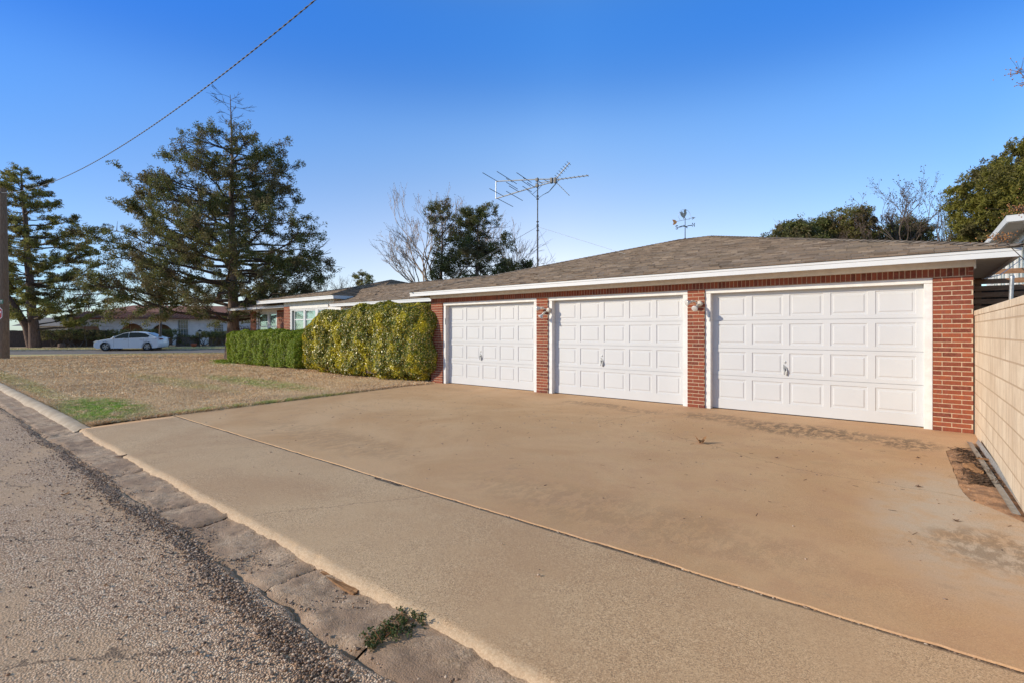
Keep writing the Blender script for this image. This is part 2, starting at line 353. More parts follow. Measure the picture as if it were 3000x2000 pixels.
def cmumat():
    m, nt, b = new_mat('concrete_block'); T = NT(nt)
    x, y, z = T.xyz()
    cv = T.n('ShaderNodeCombineXYZ'); T.l(y, cv.inputs[0]); T.l(z, cv.inputs[1])
    br = T.n('ShaderNodeTexBrick'); T.l(cv.outputs[0], br.inputs[0]); br.offset = .5; br.squash = 1
    br.inputs['Scale'].default_value = 1; br.inputs['Brick Width'].default_value = .40; br.inputs['Row Height'].default_value = .196
    br.inputs['Mortar Size'].default_value = .010; br.inputs['Mortar Smooth'].default_value = .4
    br.inputs['Color1'].default_value = (.72, .58, .42, 1); br.inputs['Color2'].default_value = (.77, .635, .47, 1); br.inputs['Mortar'].default_value = (.50, .36, .235, 1)
    c = br.outputs[0]
    c = T.mix(T.mapr(T.noise(2, 6, .7), .35, .65, 0, .5), c, (.52, .375, .245))
    st = T.noise(1, 6, .7, T.scalevec(T.co, (14, 14, 1.1)), dist=.4)
    c = T.mix(T.math('MULTIPLY', T.mapr(st, .50, .66), .5), c, (.36, .25, .16))
    c = T.mix(T.math('MULTIPLY', T.mapr(T.noise(1, 5, .8, T.scalevec(T.co, (45, 45, 5))), .64, .72), T.mapr(T.noise(1.3, 3), .48, .6)), c, (.16, .12, .09))
    c = T.mix(T.mapr(T.noise(180, 4, .8), .3, .55, .35, 0), c, (.34, .245, .16))
    T.l(c, b.inputs['Base Color']); b.inputs['Roughness'].default_value = .95
    h = T.math('ADD', T.math('MULTIPLY', br.outputs['Fac'], -.8), T.math('MULTIPLY', T.noise(140, 5, .8), .5))
    T.l(T.bump(h, .6, .006), b.inputs['Normal']); return m
M['cmu'] = cmumat()
def glassmat(name, col, rough=.08, spec=.8):
    m, nt, b = new_mat(name); b.inputs['Base Color'].default_value = col+(1,); b.inputs['Roughness'].default_value = rough
    b.inputs['Specular IOR Level'].default_value = spec; return m
M['pane'] = glassmat('window_pane', (.10, .13, .12)); M['tint'] = glassmat('tinted_car_glass', (.012, .012, .014), .05, .6)
def clearpane():
    m, nt, b = new_mat('clear_window_pane'); T = NT(nt)
    g = T.n('ShaderNodeBsdfGlossy'); g.inputs['Roughness'].default_value = .05; g.inputs['Color'].default_value = (.85, .9, .9, 1)
    t = T.n('ShaderNodeBsdfTransparent'); t.inputs[0].default_value = (.93, .97, .93, 1)
    fr = T.n('ShaderNodeFresnel'); fr.inputs[0].default_value = 1.5
    mx = T.n('ShaderNodeMixShader'); T.l(T.math('ADD', T.math('MULTIPLY', fr.outputs[0], .6), .02), mx.inputs[0]); T.l(t.outputs[0], mx.inputs[1]); T.l(g.outputs[0], mx.inputs[2])
    T.l(mx.outputs[0], nt.nodes['Material Output'].inputs[0]); return m
M['clear'] = clearpane()
M['blind'] = simple('pale_blind', (.78, .80, .70), .7, 0, .05, 5, .1)
M['carpaint'] = simple('white_car_paint', (.72, .73, .76), .22, 0, .01, 2, 0)
M['tyre'] = simple('tyre_rubber', (.02, .02, .02), .85, 0, .2, 20, .1); M['rim'] = simple('wheel_alloy', (.38, .37, .36), .35, .8, .05, 5, 0)
M['redlamp'] = simple('tail_lamp_plastic', (.30, .012, .015), .2, 0, .05, 5, 0)
M['lampglass'] = glassmat('lamp_glass', (.55, .53, .50), .12, .8)
M['tile'] = simple('red_roof_tile', (.30, .13, .085), .8, 0, .2, 9, .6, 30, .03)
M['stucco'] = simple('white_stucco', (.80, .77, .73), .85, 0, .06, 2, .4, 60, .01); M['tan'] = simple('tan_porch_stucco', (.34, .24, .17), .85, 0, .1, 3, .2)
M['grn'] = simple('street_sign_green', (.015, .10, .065), .4, 0, .05, 5, 0); M['red'] = simple('stop_sign_red', (.42, .008, .014), .4, 0, .05, 5, 0)
M['signwhite'] = simple('sign_white', (.8, .8, .8), .4, 0, .02, 5, 0)
M['copper'] = simple('copper_arrow_tail', (.62, .30, .11), .45, .4, .1, 20, .1)
M['verdigris'] = simple('weathered_rooster_metal', (.30, .31, .28), .5, .5, .2, 40, .1)
M['terracotta'] = simple('terracotta', (.42, .10, .05), .8, 0, .1, 9, .2)
M['greyroof'] = simple('far_grey_roof', (.24, .21, .19), .9, 0, .15, 3, .2)
M['siding'] = simple('white_siding', (.72, .72, .70), .6, 0, .03, 3, .1)
def fbm(x, y, z=0, s=1.0, o=4): return mnoise.fractal(Vector((x*s, y*s, z)), 1.0, 2.0, o)
# ================================================================ THE GROUND
def gridmesh(name, xs, ys, zf, mat, kind='structure', mask=None):
    X, Y = np.meshgrid(np.asarray(xs), np.asarray(ys)); Z = zf(X, Y)
    n, m = len(xs), len(ys); V = np.stack([X.ravel(), Y.ravel(), Z.ravel()], 1)
    i = (np.arange(m-1)[:, None]*n+np.arange(n-1)[None, :]).ravel(); Fc = np.stack([i, i+1, i+n+1, i+n], 1)
    if mask is not None:
        c = V[Fc].mean(1); Fc = Fc[mask(c[:, 0], c[:, 1])]
    o = mesh_np(name, V, Fc, mat, smooth=True); tag(o, kind=kind); return o
def gz(X, Y):
    a = np.where(Y < 1.84, -.20, -.045)
    return a - .03*sstep(-6, -1, n_of(X, Y)) - .12*sstep(-.5, 0, n_of(X, Y))
gx_ = np.unique(np.concatenate([np.linspace(-450, -60, 14), np.arange(-60, 8, 1.5), np.linspace(8, 400, 14)]))
gy_ = np.unique(np.concatenate([np.linspace(-300, -12, 8), np.arange(-12, 1.8, 1.5), [1.83, 1.845], np.arange(3, 60, 1.5), np.linspace(60, 500, 12)]))
gridmesh('ground', gx_, gy_, gz, M['farsoil'])
# the side road under the camera: crowned a little, ragged along the gutter
def edge_y(x): return 1.36 + .05*fbm(x, 3.1, 0, 1.1) + .03*fbm(x, 7, 0, 5) + (.03 if x > -2.2 else 0)
road_z = lambda X, Y: -.088 + .02*sstep(1.3, -2.5, Y) + 0*X
xs = np.concatenate([np.linspace(-60, -13, 30), np.arange(-12.9, 1.6, .06), np.linspace(1.7, 40, 30)])
rows = []
offs = [0, .04, .09, .16, .26, .4, .6, .9, 1.3, 2, 3, 4.5, 7]
V = []
for j, of in enumerate(offs):
    for x in xs:
        y = edge_y(x)-of; z = float(road_z(x, y)) + .006*fbm(x, y, 2, 3) + (-.02 if j == 0 else .012*math.exp(-of*4))
        V.append((x, y, z))
n = len(xs); Fc = [(j*n+i, (j+1)*n+i, (j+1)*n+i+1, j*n+i+1) for j in range(len(offs)-1) for i in range(n-1)]
tag(mesh_np('road', V, np.array(Fc), M['road'], smooth=True), kind='structure')
# gutter pan: slabs broken at the cracks
breaks = [-60, -19, -14.2, -11.6, -9.75, -8.35, -6.55, -4.95, -4.35, -2.98, -2.06, -.6, 1.2, 6, 40]
V = []; Fc = []
for a, b in zip(breaks[:-1], breaks[1:]):
    dz = random.uniform(-.008, .008); st = .035 if a > -13 and b < 2.5 else .5
    xs = np.linspace(a+.004, b-.004, max(3, int((b-a)/st))); ys = np.linspace(0, 1, 15)
    base = len(V)
    for v in ys:
        for k, x in enumerate(xs):
            y0 = 1.365 + .05*fbm(x, 5, 0, 2.0) + .03*fbm(x, 1, 0, 9); y = y0 + (1.745-y0)*v - (.07 if v == 0 else 0)
            e = min(abs(x-a), abs(x-b)); xx = x + (.02*fbm(a if abs(x-a) < abs(x-b) else b, y, 4, 9) if e < .2 else 0)
            rough = max(0, fbm(x, y, 8, 2.2)+.2)*.030 + .008*fbm(x, y, 3, 12) + .007*fbm(x, y, 6, 30)
            z = -.068 + dz*.5 + .018*(1-v)*.3 - rough - (.06 if v == 0 else 0) + .018*v*v - (.012 if e < .03 else 0)
            V.append((xx, y, z))
    n = len(xs)
    Fc += [(base+j*n+i, base+j*n+i+1, base+(j+1)*n+i+1, base+(j+1)*n+i) for j in range(14) for i in range(n-1)]
tag(mesh_np('gutter', V, np.array(Fc), M['gutter'], smooth=True), kind='structure')
tag(mesh_np('gutter_bed', [(-60, 1.2, -.135), (40, 1.2, -.135), (40, 1.86, -.135), (-60, 1.86, -.135)], np.array([[0, 1, 2, 3]]), M['dirt']), kind='structure')
# rolled kerb left of the driveway
prof = [(1.66, -.13), (1.665, -.085), (1.68, -.05), (1.705, -.022), (1.74, -.004), (1.79, .006), (1.845, .008), (1.87, 0), (1.88, -.06)]
xs = np.concatenate([np.linspace(-44, -14, 40), np.arange(-13.9, -9.80, .08), [-9.787]])
def kz(x, y, z):
    k = float(sstep(-11.2, -9.8, x)); ap = -.004-.020*(1-min(1, max(0, (y-1.712)/1.3)))**2.2
    return z*(1-k)+min(z, ap-(.03 if y < 1.71 else (.012 if y < 1.73 else 0)))*k
V = [(x, y+.006*fbm(x, y, 0, 1.5), kz(x, y, z)+.004*fbm(x, y, 1, 4)) for (y, z) in prof for x in xs]; n = len(xs)
Fc = [(j*n+i, j*n+i+1, (j+1)*n+i+1, (j+1)*n+i) for j in range(len(prof)-1) for i in range(n-1)]
tag(mesh_np('kerb', V, np.array(Fc), M['kerb'], smooth=True), kind='structure')
# driveway outline towards the lawn
def edge_x(y):
    pts = [(1.6, -9.98), (3, -10.05), (4.15, -10.12), (6, -10.28), (8.5, -10.52), (9.06, -10.44), (9.7, -10.5)]
    for (a, xa), (b, xb) in zip(pts[:-1], pts[1:]):
        if y <= b: return xa+(xb-xa)*(y-a)/(b-a)
    return -10.5
def joint(x, side):
    w = .007 + .009*max(0, fbm(x, side*9, 0, 1.1)+.3) + .012*max(0, fbm(x, 2+side, 0, 6))
    if side < 0 and abs(x+3.95) < .22: w += .03
    if side > 0 and abs(x+1.4) < .3: w += .012
    return 3.015 + .006*fbm(x, 0, 0, .7) + side*w
xs = np.concatenate([np.arange(-9.74, 1.6, .035), np.linspace(1.7, 12, 20)])
apr = [(-.02, None), (0, 0), (.012, 0), (.022, 0), (.028, 0), (.05, 0), (.08, 0), (.13, 0), (.25, 0), (.45, 0), (.7, 0), (.92, 0), (.985, 0), (1, 0), (1, 1)]
V = []
def lip(x): return 1.712 + .014*fbm(x, 0, 5, 1.3) + .010*fbm(x, 1, 5, 9) + .02*sstep(-8.5, -9.74, x)
for k, (v, q) in enumerate(apr):
    for x in xs:
        y0 = lip(x); y1 = joint(x, -1); vv = max(v, 0); y = y0+(y1-y0)*vv
        z = -.004 - .020*(1-vv)**2.2
        if k == 0: y -= .03; z = -.125
        elif k == 1: z -= .020
        elif k == 2: z -= .008 + .012*max(0, fbm(x, 4, 2, 10))
        elif k == 3: z -= .003
        if v == 1 and q == 1: z = -.06
        xx = x
        if x <= -9.70: xx = -9.785 + (edge_x(3.0)+9.785)*vv
        V.append((xx, y, z))
n = len(xs); Fc = [(j*n+i, j*n+i+1, (j+1)*n+i+1, (j+1)*n+i) for j in range(len(apr)-1) for i in range(n-1)]
tag(mesh_np('driveway_apron', V, np.array(Fc), M['apron'], smooth=True), kind='structure')
# small corner between apron side and lawn edge
# main slab
def right_x(y):
    pts = [(2.9, .735), (5.3, .735), (5.42, .64), (5.68, .5), (5.79, .40), (6.1, .355), (7, .34), (8.0, .325), (8.2, .40), (8.45, .60), (8.7, .70), (9.0, .735), (9.8, .735)]
    for (a, xa), (b, xb) in zip(pts[:-1], pts[1:]):
        if y <= b: return xa+(xb-xa)*(y-a)/(b-a)
    return .735
V = []; ys = np.concatenate([[0], [0, .002, .0026, .004], np.linspace(.01, 1, 120)]); us = np.concatenate([np.linspace(0, .9, 330), np.linspace(.903, 1, 60)])
for k, v in enumerate(ys):
    for u in us:
        y = 3.03+(9.80-3.03)*v
        xl, xr = edge_x(y)+.012*fbm(1, y, 0, 4), right_x(y)+.008*fbm(3, y, 0, 5); x = xl+(xr-xl)*u
        z = -.0005 if k > 1 else (-.004 if k == 1 else -.06)
        if v < .0041: y = joint(x, 1)+(.005*v/.002)
        V.append((x, y, z))
n = len(us); Fc = [(j*n+i, j*n+i+1, (j+1)*n+i+1, (j+1)*n+i) for j in range(len(ys)-1) for i in range(n-1)]
tag(mesh_np('driveway', V, np.array(Fc), M['slab'], smooth=True), kind='structure')
tag(mesh_np('joint_filler', [(-10.2, 2.9, -.009), (12, 2.9, -.009), (12, 3.15, -.009), (-10.2, 3.15, -.009)], np.array([[0, 1, 2, 3]]), M['grime']), kind='structure')
# right of the slab, beyond the frame
tag(mesh_np('driveway_extension', [(.74, 3.04, -.002), (.80, 3.04, -.002), (.80, 9.8, -.06), (.74, 9.8, -.06)], np.array([[0, 1, 2, 3]]), M['dirt']), kind='structure')
# dirt bed against the side wall
V = []; us = np.linspace(0, 1, 70); vs = np.linspace(5.42, 9.0, 80)
for y in vs:
    for u in us:
        x = .28+(.76-.28)*u; V.append((x, y, (-.004 if x > right_x(y)-.004 else -.03)+.022*float(sstep(.02, .3, x-right_x(y)))*(.5+fbm(x, y, 0, 4)*.6)+.004*fbm(x, y, 0, 18)))
n = 70; Fc = [(j*n+i, j*n+i+1, (j+1)*n+i+1, (j+1)*n+i) for j in range(79) for i in range(69)]
tag(mesh_np('dirt_bed', V, np.array(Fc), M['dirt'], smooth=True), kind='structure')
# lawn sheet
def in_lawn(X, Y):
    ex = np.interp(Y, [1.6, 3, 4.15, 6, 8.5, 9.06, 9.7], [-9.98, -10.05, -10.12, -10.28, -10.52, -10.44, -10.5])
    return (Y > 1.86) & (X < ex+.0) & (n_of(X, Y) < -.12)
xsl = np.unique(np.concatenate([np.arange(-95, -30, 1.2), np.arange(-30, -11, .4), np.arange(-11, -9.9, .1)]))
ysl = np.unique(np.concatenate([np.arange(1.87, 10.2, .25), np.arange(10.2, 13, .6), np.arange(13, 70, 1.5)]))
# shape the right border to the driveway edge
X, Y = np.meshgrid(xsl, ysl); ex = np.interp(Y, [1.6, 3, 4.15, 6, 8.5, 9.06, 9.7], [-9.98, -10.05, -10.12, -10.28, -10.52, -10.44, -10.5])
X2 = np.where(X > -11, -11+(X+11)*(ex+11)/(xsl[-1]+11), X)
Nn = n_of(X2, Y); over = np.maximum(Nn+.15, 0); X2 = X2-over*ND.x; Y2 = Y-over*ND.y
Z = lawn_z(X2, Y2) + .012*np.vectorize(lambda a, b: fbm(a, b, 0, .6, 2))(X2, Y2) - .03*sstep(2.1, 1.87, Y2) - .025*sstep(-.25, 0, X2-ex)
V = np.stack([X2.ravel(), Y2.ravel(), Z.ravel()], 1); n, m = len(xsl), len(ysl)
i = (np.arange(m-1)[:, None]*n+np.arange(n-1)[None, :]).ravel(); Fc = np.stack([i, i+1, i+n+1, i+n], 1)
tag(mesh_np('lawn', V, Fc, M['lawn'], smooth=True), kind='structure')
# grass blades
def lawn_height(x, y): return lawn_z(x, y)
def blades(pts, hmin, hmax, w, lean=.9):
    n = len(pts); a = rng.uniform(0, 2*np.pi, n); h = rng.uniform(hmin, hmax, n); l = rng.uniform(.3, lean+.5, n)*h
    b = rng.uniform(0, 2*np.pi, n); W = w*rng.uniform(.6, 1.4, n)
    base = np.array(pts); d = np.stack([np.cos(a), np.sin(a), 0*a], 1)*W[:, None]/2
    tip = base+np.stack([np.cos(b)*l, np.sin(b)*l, h*rng.uniform(.3, 1, n)], 1)
    V = np.empty((n*3, 3)); V[0::3] = base-d; V[1::3] = base+d; V[2::3] = tip
    return V, np.arange(n*3).reshape(n, 3)
def sample_lawn(n, x0, x1, y0, y1):
    x = rng.uniform(x0, x1, n); y = rng.uniform(y0, y1, n); k = in_lawn(x, y); x, y = x[k], y[k]
    return np.stack([x, y, lawn_height(x, y)-.004-.02*sstep(2.1, 1.87, y)], 1)
parts = [blades(sample_lawn(95000, -14, -9.9, 1.86, 10.5), .015, .045, .012, 1.6), blades(sample_lawn(90000, -22, -14, 1.86, 10.5), .02, .055, .022, 1.6),
         blades(sample_lawn(70000, -40, -22, 1.86, 14), .03, .07, .04, 1.6)]
# longer fringe along the driveway and kerb
yy = rng.uniform(1.9, 9.3, 15000); ex = np.interp(yy, [1.6, 3, 4.15, 6, 8.5, 9.06, 9.7], [-9.98, -10.05, -10.12, -10.28, -10.52, -10.44, -10.5])
parts.append(blades(np.stack([ex+rng.normal(-.02, .05, 15000), yy, 0*yy], 1), .025, .085, .013, 1.2))
xx = rng.uniform(-20, -10, 6000); parts.append(blades(np.stack([xx, 1.88+np.abs(rng.normal(0, .05, 6000)), 0*xx], 1), .02, .05, .012, 1.2))
Vs, Fs, k = [], [], 0
for v, f in parts: Vs.append(v); Fs.append(f+k); k += len(v)
tag(mesh_np('grass', np.concatenate(Vs), np.concatenate(Fs), M['blades']), 'short straw coloured dormant grass covering the front lawn', 'grass', kind='stuff')
# cross street and the ground beyond it
def strip(name, s0, s1, n0, n1, z0, z1, mat, ns=30, nn=6):
    V = [tuple(S(s, n, z0+(z1-z0)*(n-n0)/(n1-n0))) for n in np.linspace(n0, n1, nn) for s in np.linspace(s0, s1, ns)]
    Fc = [(j*ns+i, j*ns+i+1, (j+1)*ns+i+1, (j+1)*ns+i) for j in range(nn-1) for i in range(ns-1)]
    return tag(mesh_np(name, V, np.array(Fc), mat, smooth=True), kind='structure')
strip('street', -120, 120, -.15, 8.3, -.085, -.075, M['farroad'])
mb = MB()
for s in np.arange(-60, 80, 2.0):
    a, b = S(s, 8.25, -.11), S(s+1.985, 8.25, -.11)
    c, d = S(s+1.985, 8.41, -.11), S(s, 8.41, -.11); up = Vector((0, 0, .135))
    mb.face([a, b, b+up, a+up]); mb.face([a+up, b+up, c+up, d+up])
tag(mb.build('street_kerb', M['kerb']), kind='structure')
strip('verge', -120, 120, 8.40, 12.6, .02, .05, M['lawn'], 60, 12)
strip('far_ground', -300, 300, 12.6, 420, .05, .05, M['farsoil'], 20, 12)
vp = []
for _ in range(26000):
    p = S(random.uniform(-22, 34), random.uniform(8.45, 12.3), 0); vp.append((p.x, p.y, .025))
v, f = blades(vp, .03, .08, .05, 1.4); tag(mesh_np('verge_grass', v, f, M['blades']), 'dry grass on the verge across the street', 'grass', kind='stuff')
# ---------------------------------------------------------------- pebbles
def ico():
    bm = bmesh.new(); bmesh.ops.create_icosphere(bm, subdivisions=1, radius=1); V = np.array([v.co[:] for v in bm.verts]); Fc = np.array([[v.index for v in f.verts] for f in bm.faces]); bm.free(); return V, Fc
IV, IF = ico()
def pebbles(name, pts, r0, r1, mat, label, cat='gravel', flat=.65):
    n = len(pts); r = rng.uniform(r0, r1, n)*rng.choice([.6, 1, 1, 1.3], n); S3 = np.stack([r*rng.uniform(.8, 1.3, n), r*rng.uniform(.7, 1.1, n), r*flat], 1)
    a = rng.uniform(0, 6.28, n); V = IV[None]*S3[:, None]*rng.uniform(.85, 1.12, (n, len(IV), 1))
    c, s_ = np.cos(a)[:, None], np.sin(a)[:, None]; V = np.stack([V[..., 0]*c-V[..., 1]*s_, V[..., 0]*s_+V[..., 1]*c, V[..., 2]], 2)+np.array(pts)[:, None]
    Fc = (IF[None]+(np.arange(n)*len(IV))[:, None, None]).reshape(-1, 3)
    return tag(mesh_np(name, V.reshape(-1, 3), Fc, mat, smooth=True), label, cat, kind='stuff')
pts = []
while len(pts) < 15000:
    x = -.2-abs(random.gauss(0, 5.2)) if random.random() < .93 else random.uniform(-.2, 1.5)
    if x < -17: continue
    den = .4+.6*max(0, .5+fbm(x, 0, 3, .9)); y = 1.30 + .05*fbm(x, 9, 0, .8) + random.gauss(0, .032+.04*max(0, fbm(x, 2, 9, .7))) - .10*float(sstep(-5, -1.2, x)) - (abs(random.gauss(0, .2)) if random.random() < .2 else 0)
    if y > 1.6: continue
    if random.random() > den: continue
    pts.append((x, y, float(road_z(x, y))+.008+random.uniform(0, .010)+(.012 if y > 1.33 else 0)))
pebbles('loose_gravel', pts, .0035, .0088, M['stone'], 'dark loose pebbles washed into a band along the gutter')
pts = []
for _ in range(3600):
    x = random.uniform(-9, 1.2); y = random.uniform(-1.2, 1.3) ; pts.append((x, y, float(road_z(x, y))+.004))
for _ in range(5200):
    x = random.uniform(-9, 1.2); y = random.uniform(1.38, 1.70) ; pts.append((x, y, -.078))
for _ in range(900):
    x = random.uniform(-9, 1); pts.append((x, 3.015+random.gauss(0, .008), -.009))
pebbles('scattered_gravel', pts, .003, .008, M['stone'], 'small stones scattered over the road and gutter')
pts = [(random.uniform(-9.5, .5), random.triangular(1.9, 9.2, 7.5), .001) for _ in range(520)]
pebbles('driveway_grit', pts, .003, .010, M['stone'], 'dark grit and crumbs lying on the concrete driveway')
# ================================================================ THE BRICK HOUSE
house = thing('brick_house', 'low red brick house with brown shingle hip roofs, white fascia and three white garage doors', 'house', (-4.5, 9.58, 0))
HO = Vector((-4.5, 9.58, 0))
def hchild(o, parent=None):
    """mesh built in place coordinates, parented to the house"""
    o.parent = parent or house
    base = HO
    if parent is None: o.matrix_parent_inverse = Matrix.Translation(-base)
    return o
BR = MB(); MO = MB()
def bricks(x0, x1, z0, z1, y, course=.0678, L=.201, H_=.0575, j=.0125, depth=.09, phase=0, skip=None):
    """running bond, real bricks standing a few mm proud of the mortar, facing -Y"""
    nz = int(round((z1-z0)/course)); cz = (z1-z0)/nz
    for k in range(nz):
        za = z0+k*cz+.004; zb = za+cz-j; x = x0 - ((k+phase) % 2)*(L+j)/2
        while x < x1-.01:
            a, b = max(x, x0), min(x+L, x1)
            if b-a > .025:
                q = random.uniform(-.0015, .0015)
                BR.box(a, b, y-.004+q, y+depth, za, zb)
            x += L+j
def soldier(x0, x1, z0, z1, y, w=.057, j=.011):
    x = x0
    while x < x1-.02:
        BR.box(x, min(x+w, x1), y-.004+random.uniform(-.001, .001), y+.09, z0+.004, z1-.006); x += w+j
WY = 9.58; ZS0, ZS1 = 2.236, 2.36
piers = [(-10.68, -10.214), (-6.962, -6.64), (-3.364, -3.044), (.247, .686)]
for k, (a, b) in enumerate(piers):
    bricks(a, b, 0, ZS0, WY, phase=k); MO.box(a+.003, b-.003, WY+.002, WY+.22, -.05, ZS0)
soldier(-10.68, .63, ZS0, ZS1, WY); MO.box(-10.677, .683, WY+.002, WY+.22, ZS0, 2.46)
# end bricks of the soldier course, laid flat at the corner
for z in (ZS0+.004, ZS0+.066): BR.box(.632, .686, WY-.004, WY+.09, z, z+.054)
# side walls of the garage
MO.box(.46, .680, WY+.22, 20.0, -.05, 2.46); MO.box(-10.677, -10.45, WY+.22, 11.0, -.05, 2.46)
for k in range(34):
    z = k*.0678+.004; y = WY+.1+(k % 2)*.1
    while y < 12.5:
        BR.box(.60, .690, y, y+.203, z, z+.0575); y += .2133
    y = WY+.1+(k % 2)*.1
    while y < 10.9:
        BR.box(-10.684, -10.6, y, min(y+.203, 10.95), z, z+.0575); y += .2133
MO.box(-10.677, .683, 19.9, 20.1, -.05, 2.46)
# link wall and living-room wall, Y = 10.95
WB = 10.95
bricks(-17.35, -10.68, 0, 2.13, WB); soldier(-17.35, -10.68, 2.13, 2.25, WB); bricks(-18.35, -17.35, 0, 2.265, WB, phase=1)
MO.box(-18.35, -10.68, WB+.002, WB+.2, -.05, 2.45)
bricks(-22.0, -21.45, 0, 2.53, WB, depth=.2); MO.box(-21.997, -21.453, WB+.002, WB+.21, -.05, 2.62)
bricks(-21.45, -18.35, 0, 1.02, WB); MO.box(-21.45, -18.35, WB+.002, WB+.2, -.05, 1.02)
WD = 11.7
bricks(-27.09, -26.42, 0, 2.46, WD); bricks(-24.2, -22.0, 0, 2.33, WD, phase=1); soldier(-24.2, -22.0, 2.335, 2.46, WD); bricks(-26.42, -24.2, 0, 1.02, WD)
MO.box(-27.087, -26.42, WD+.002, WD+.2, -.05, 2.56); MO.box(-24.2, -22.0, WD+.002, WD+.2, -.05, 2.56); MO.box(-26.42, -24.2, WD+.002, WD+.2, -.05, 1.02)
MO.box(-22.0, -21.8, WB+.21, WD+.02, -.05, 2.62); MO.box(-27.085, -26.9, WD+.2, 19, -.05, 2.56); MO.box(-27.0, -10.7, 18.9, 19.1, -.05, 2.6)
wall = hchild(MO.build('wall', M['mortar'])); hchild(BR.build('brickwork', M['brick']))
# --- white boards: friezes, fascias, soffits
FR = MB()
FR.box(-10.70, .70, WY-.022, WY+.01, 2.362, 2.458); FR.box(.688, .712, WY-.03, 20, 2.33, 2.456)     # frieze
FR.box(-17.3, -10.68, WB-.022, WB+.01, 2.252, 2.405); FR.box(-21.45, -18.33, WB-.015, WB+.1, 2.40, 2.70); FR.box(-22.0, -17.9, WB-.008, WB+.03, 2.532, 2.72)
FR.box(-26.42, -24.2, WD-.012, WD+.1, 2.385, 2.52); FR.box(-27.1, -22, WD-.02, WD+.01, 2.462, 2.55); FR.box(-18.33, -17.42, WB-.02, WB+.01, 2.268, 2.40)
FR.box(-17.95, -17.93, WB, 12.4, 2.40, 2.75)
hchild(FR.build('frieze', M['white_trim'], bevel=.003))
FA = MB()
def fascia(x0, x1, y, z0, z1):
    zm = z0+(z1-z0)*.62
    FA.box(x0, x1, y, y+.03, z0, zm); FA.box(x0-.008, x1+.008, y-.009, y+.03, zm+.002, z1)
fascia(-11.10, 1.11, 9.16, 2.42, 2.54)
FA.box(1.085, 1.113, 9.193, 20.44, 2.42, 2.54); FA.box(-11.105, -11.08, 9.193, 12.2, 2.42, 2.54); FA.box(-11.1, 1.11, 20.40, 20.43, 2.42, 2.54)
fascia(-17.42, -10.72, 10.45, 2.37, 2.487); FA.box(-17.425, -17.40, 10.482, 11.0, 2.37, 2.487)
fascia(-23.9, -17.4, 10.6, 2.69, 2.84); FA.box(-17.42, -17.392, 10.633, 14, 2.70, 2.84); FA.box(-23.905, -23.88, 10.633, 14, 2.69, 2.84)
fascia(-28.0, -22.03, 10.95, 2.50, 2.61); FA.box(-28.005, -27.98, 10.983, 16, 2.50, 2.61)
hchild(FA.build('fascia', M['white'], bevel=.003))
SF = MB()
SF.box(-11.08, 1.085, 9.19, WY+.05, 2.458, 2.475); SF.box(.68, 1.085, WY+.052, 20.3, 2.458, 2.475); SF.box(-11.08, -10.66, WY+.052, 11.5, 2.458, 2.475)
SF.box(-17.40, -10.68, 10.48, WB+.05, 2.405, 2.42); SF.box(-23.88, -17.42, 10.63, WB+.05, 2.725, 2.74); SF.box(-23.88, -22, WB+.052, 14, 2.725, 2.74); SF.box(-17.93, -17.42, WB+.052, 14, 2.725, 2.74)
SF.box(-27.98, -22, 10.98, WD+.05, 2.545, 2.56); SF.box(-27.98, -27.05, WD+.052, 16, 2.545, 2.56)
hchild(SF.build('soffit', M['soffit']))
# --- shingled roofs: every tab a small raised sheet
class Roof:
    def __init__(s): s.V = []; s.F = []; s.b = MB()
    def plane(s, O, E, U, W, L, uL, uR, row=.137):
        """O eave start, E along the eave, U up the slope (unit), L slope length; uL(v), uR(v) limits"""
        O, E, U = Vector(O), Vector(E), Vector(U); N = E.cross(U).normalized()
        if N.z < 0: N = -N
        nr = int(L/row)+1; lows = []
        base = []
        for k in range(nr):
            v0 = k*row; v1 = min(v0+row*1.02, L)
            if v1 <= v0+.002: break
            a0, b0, a1, b1 = uL(v0), uR(v0), uL(v1), uR(v1)
            base.append((v0, a0, b0)); lastv = (v1, a1, b1)
            u = a0 - random.uniform(0, .2); start = True
            while u < b0:
                w = random.choice([.13, .17, .22, .28]); e = u+w-.004; th = random.choice([.009, .011, .019])
                p0, p1 = max(u, a0), min(e, b0)
                q0, q1 = max(u, a1), min(e, b1)
                u += w
                if p1-p0 < .01: continue
                if q1 < q0: q0 = q1 = min(max((p0+p1)/2, min(a1, b1)), max(a1, b1))
                i = len(s.V)
                A = O+E*p0+U*v0; B = O+E*p1+U*v0; C = O+E*q1+U*v1; D = O+E*q0+U*v1
                s.V += [A+N*(th+.006), B+N*(th+.006), C+N*.003, D+N*.003, A, B]
                s.F += [(i, i+1, i+2, i+3), (i+4, i+5, i+1, i)]
        base.append(lastv)
        s.b.grid([[O+E*a+U*v-N*.002, O+E*b+U*v-N*.002] for v, a, b in base], 0, False)
    def cap(s, a, b, w=.13, step=.14):
        a, b = Vector(a), Vector(b); d = b-a; L = d.length; d.normalize(); side = d.cross(Vector((0, 0, 1))).normalized(); k = 0
        while k*step < L-.02:
            p = a+d*(k*step); q = a+d*min(k*step+step*1.1, L); i = len(s.V); up = Vector((0, 0, 1))
            dr = -.035
            s.V += [p+up*.03, p+side*w+up*(dr+.028), q+side*w+up*(dr+.018), q+up*.02, p-side*w+up*(dr+.028), q-side*w+up*(dr+.018)]
            s.F += [(i, i+1, i+2, i+3), (i, i+3, i+5, i+4)]; k += 1
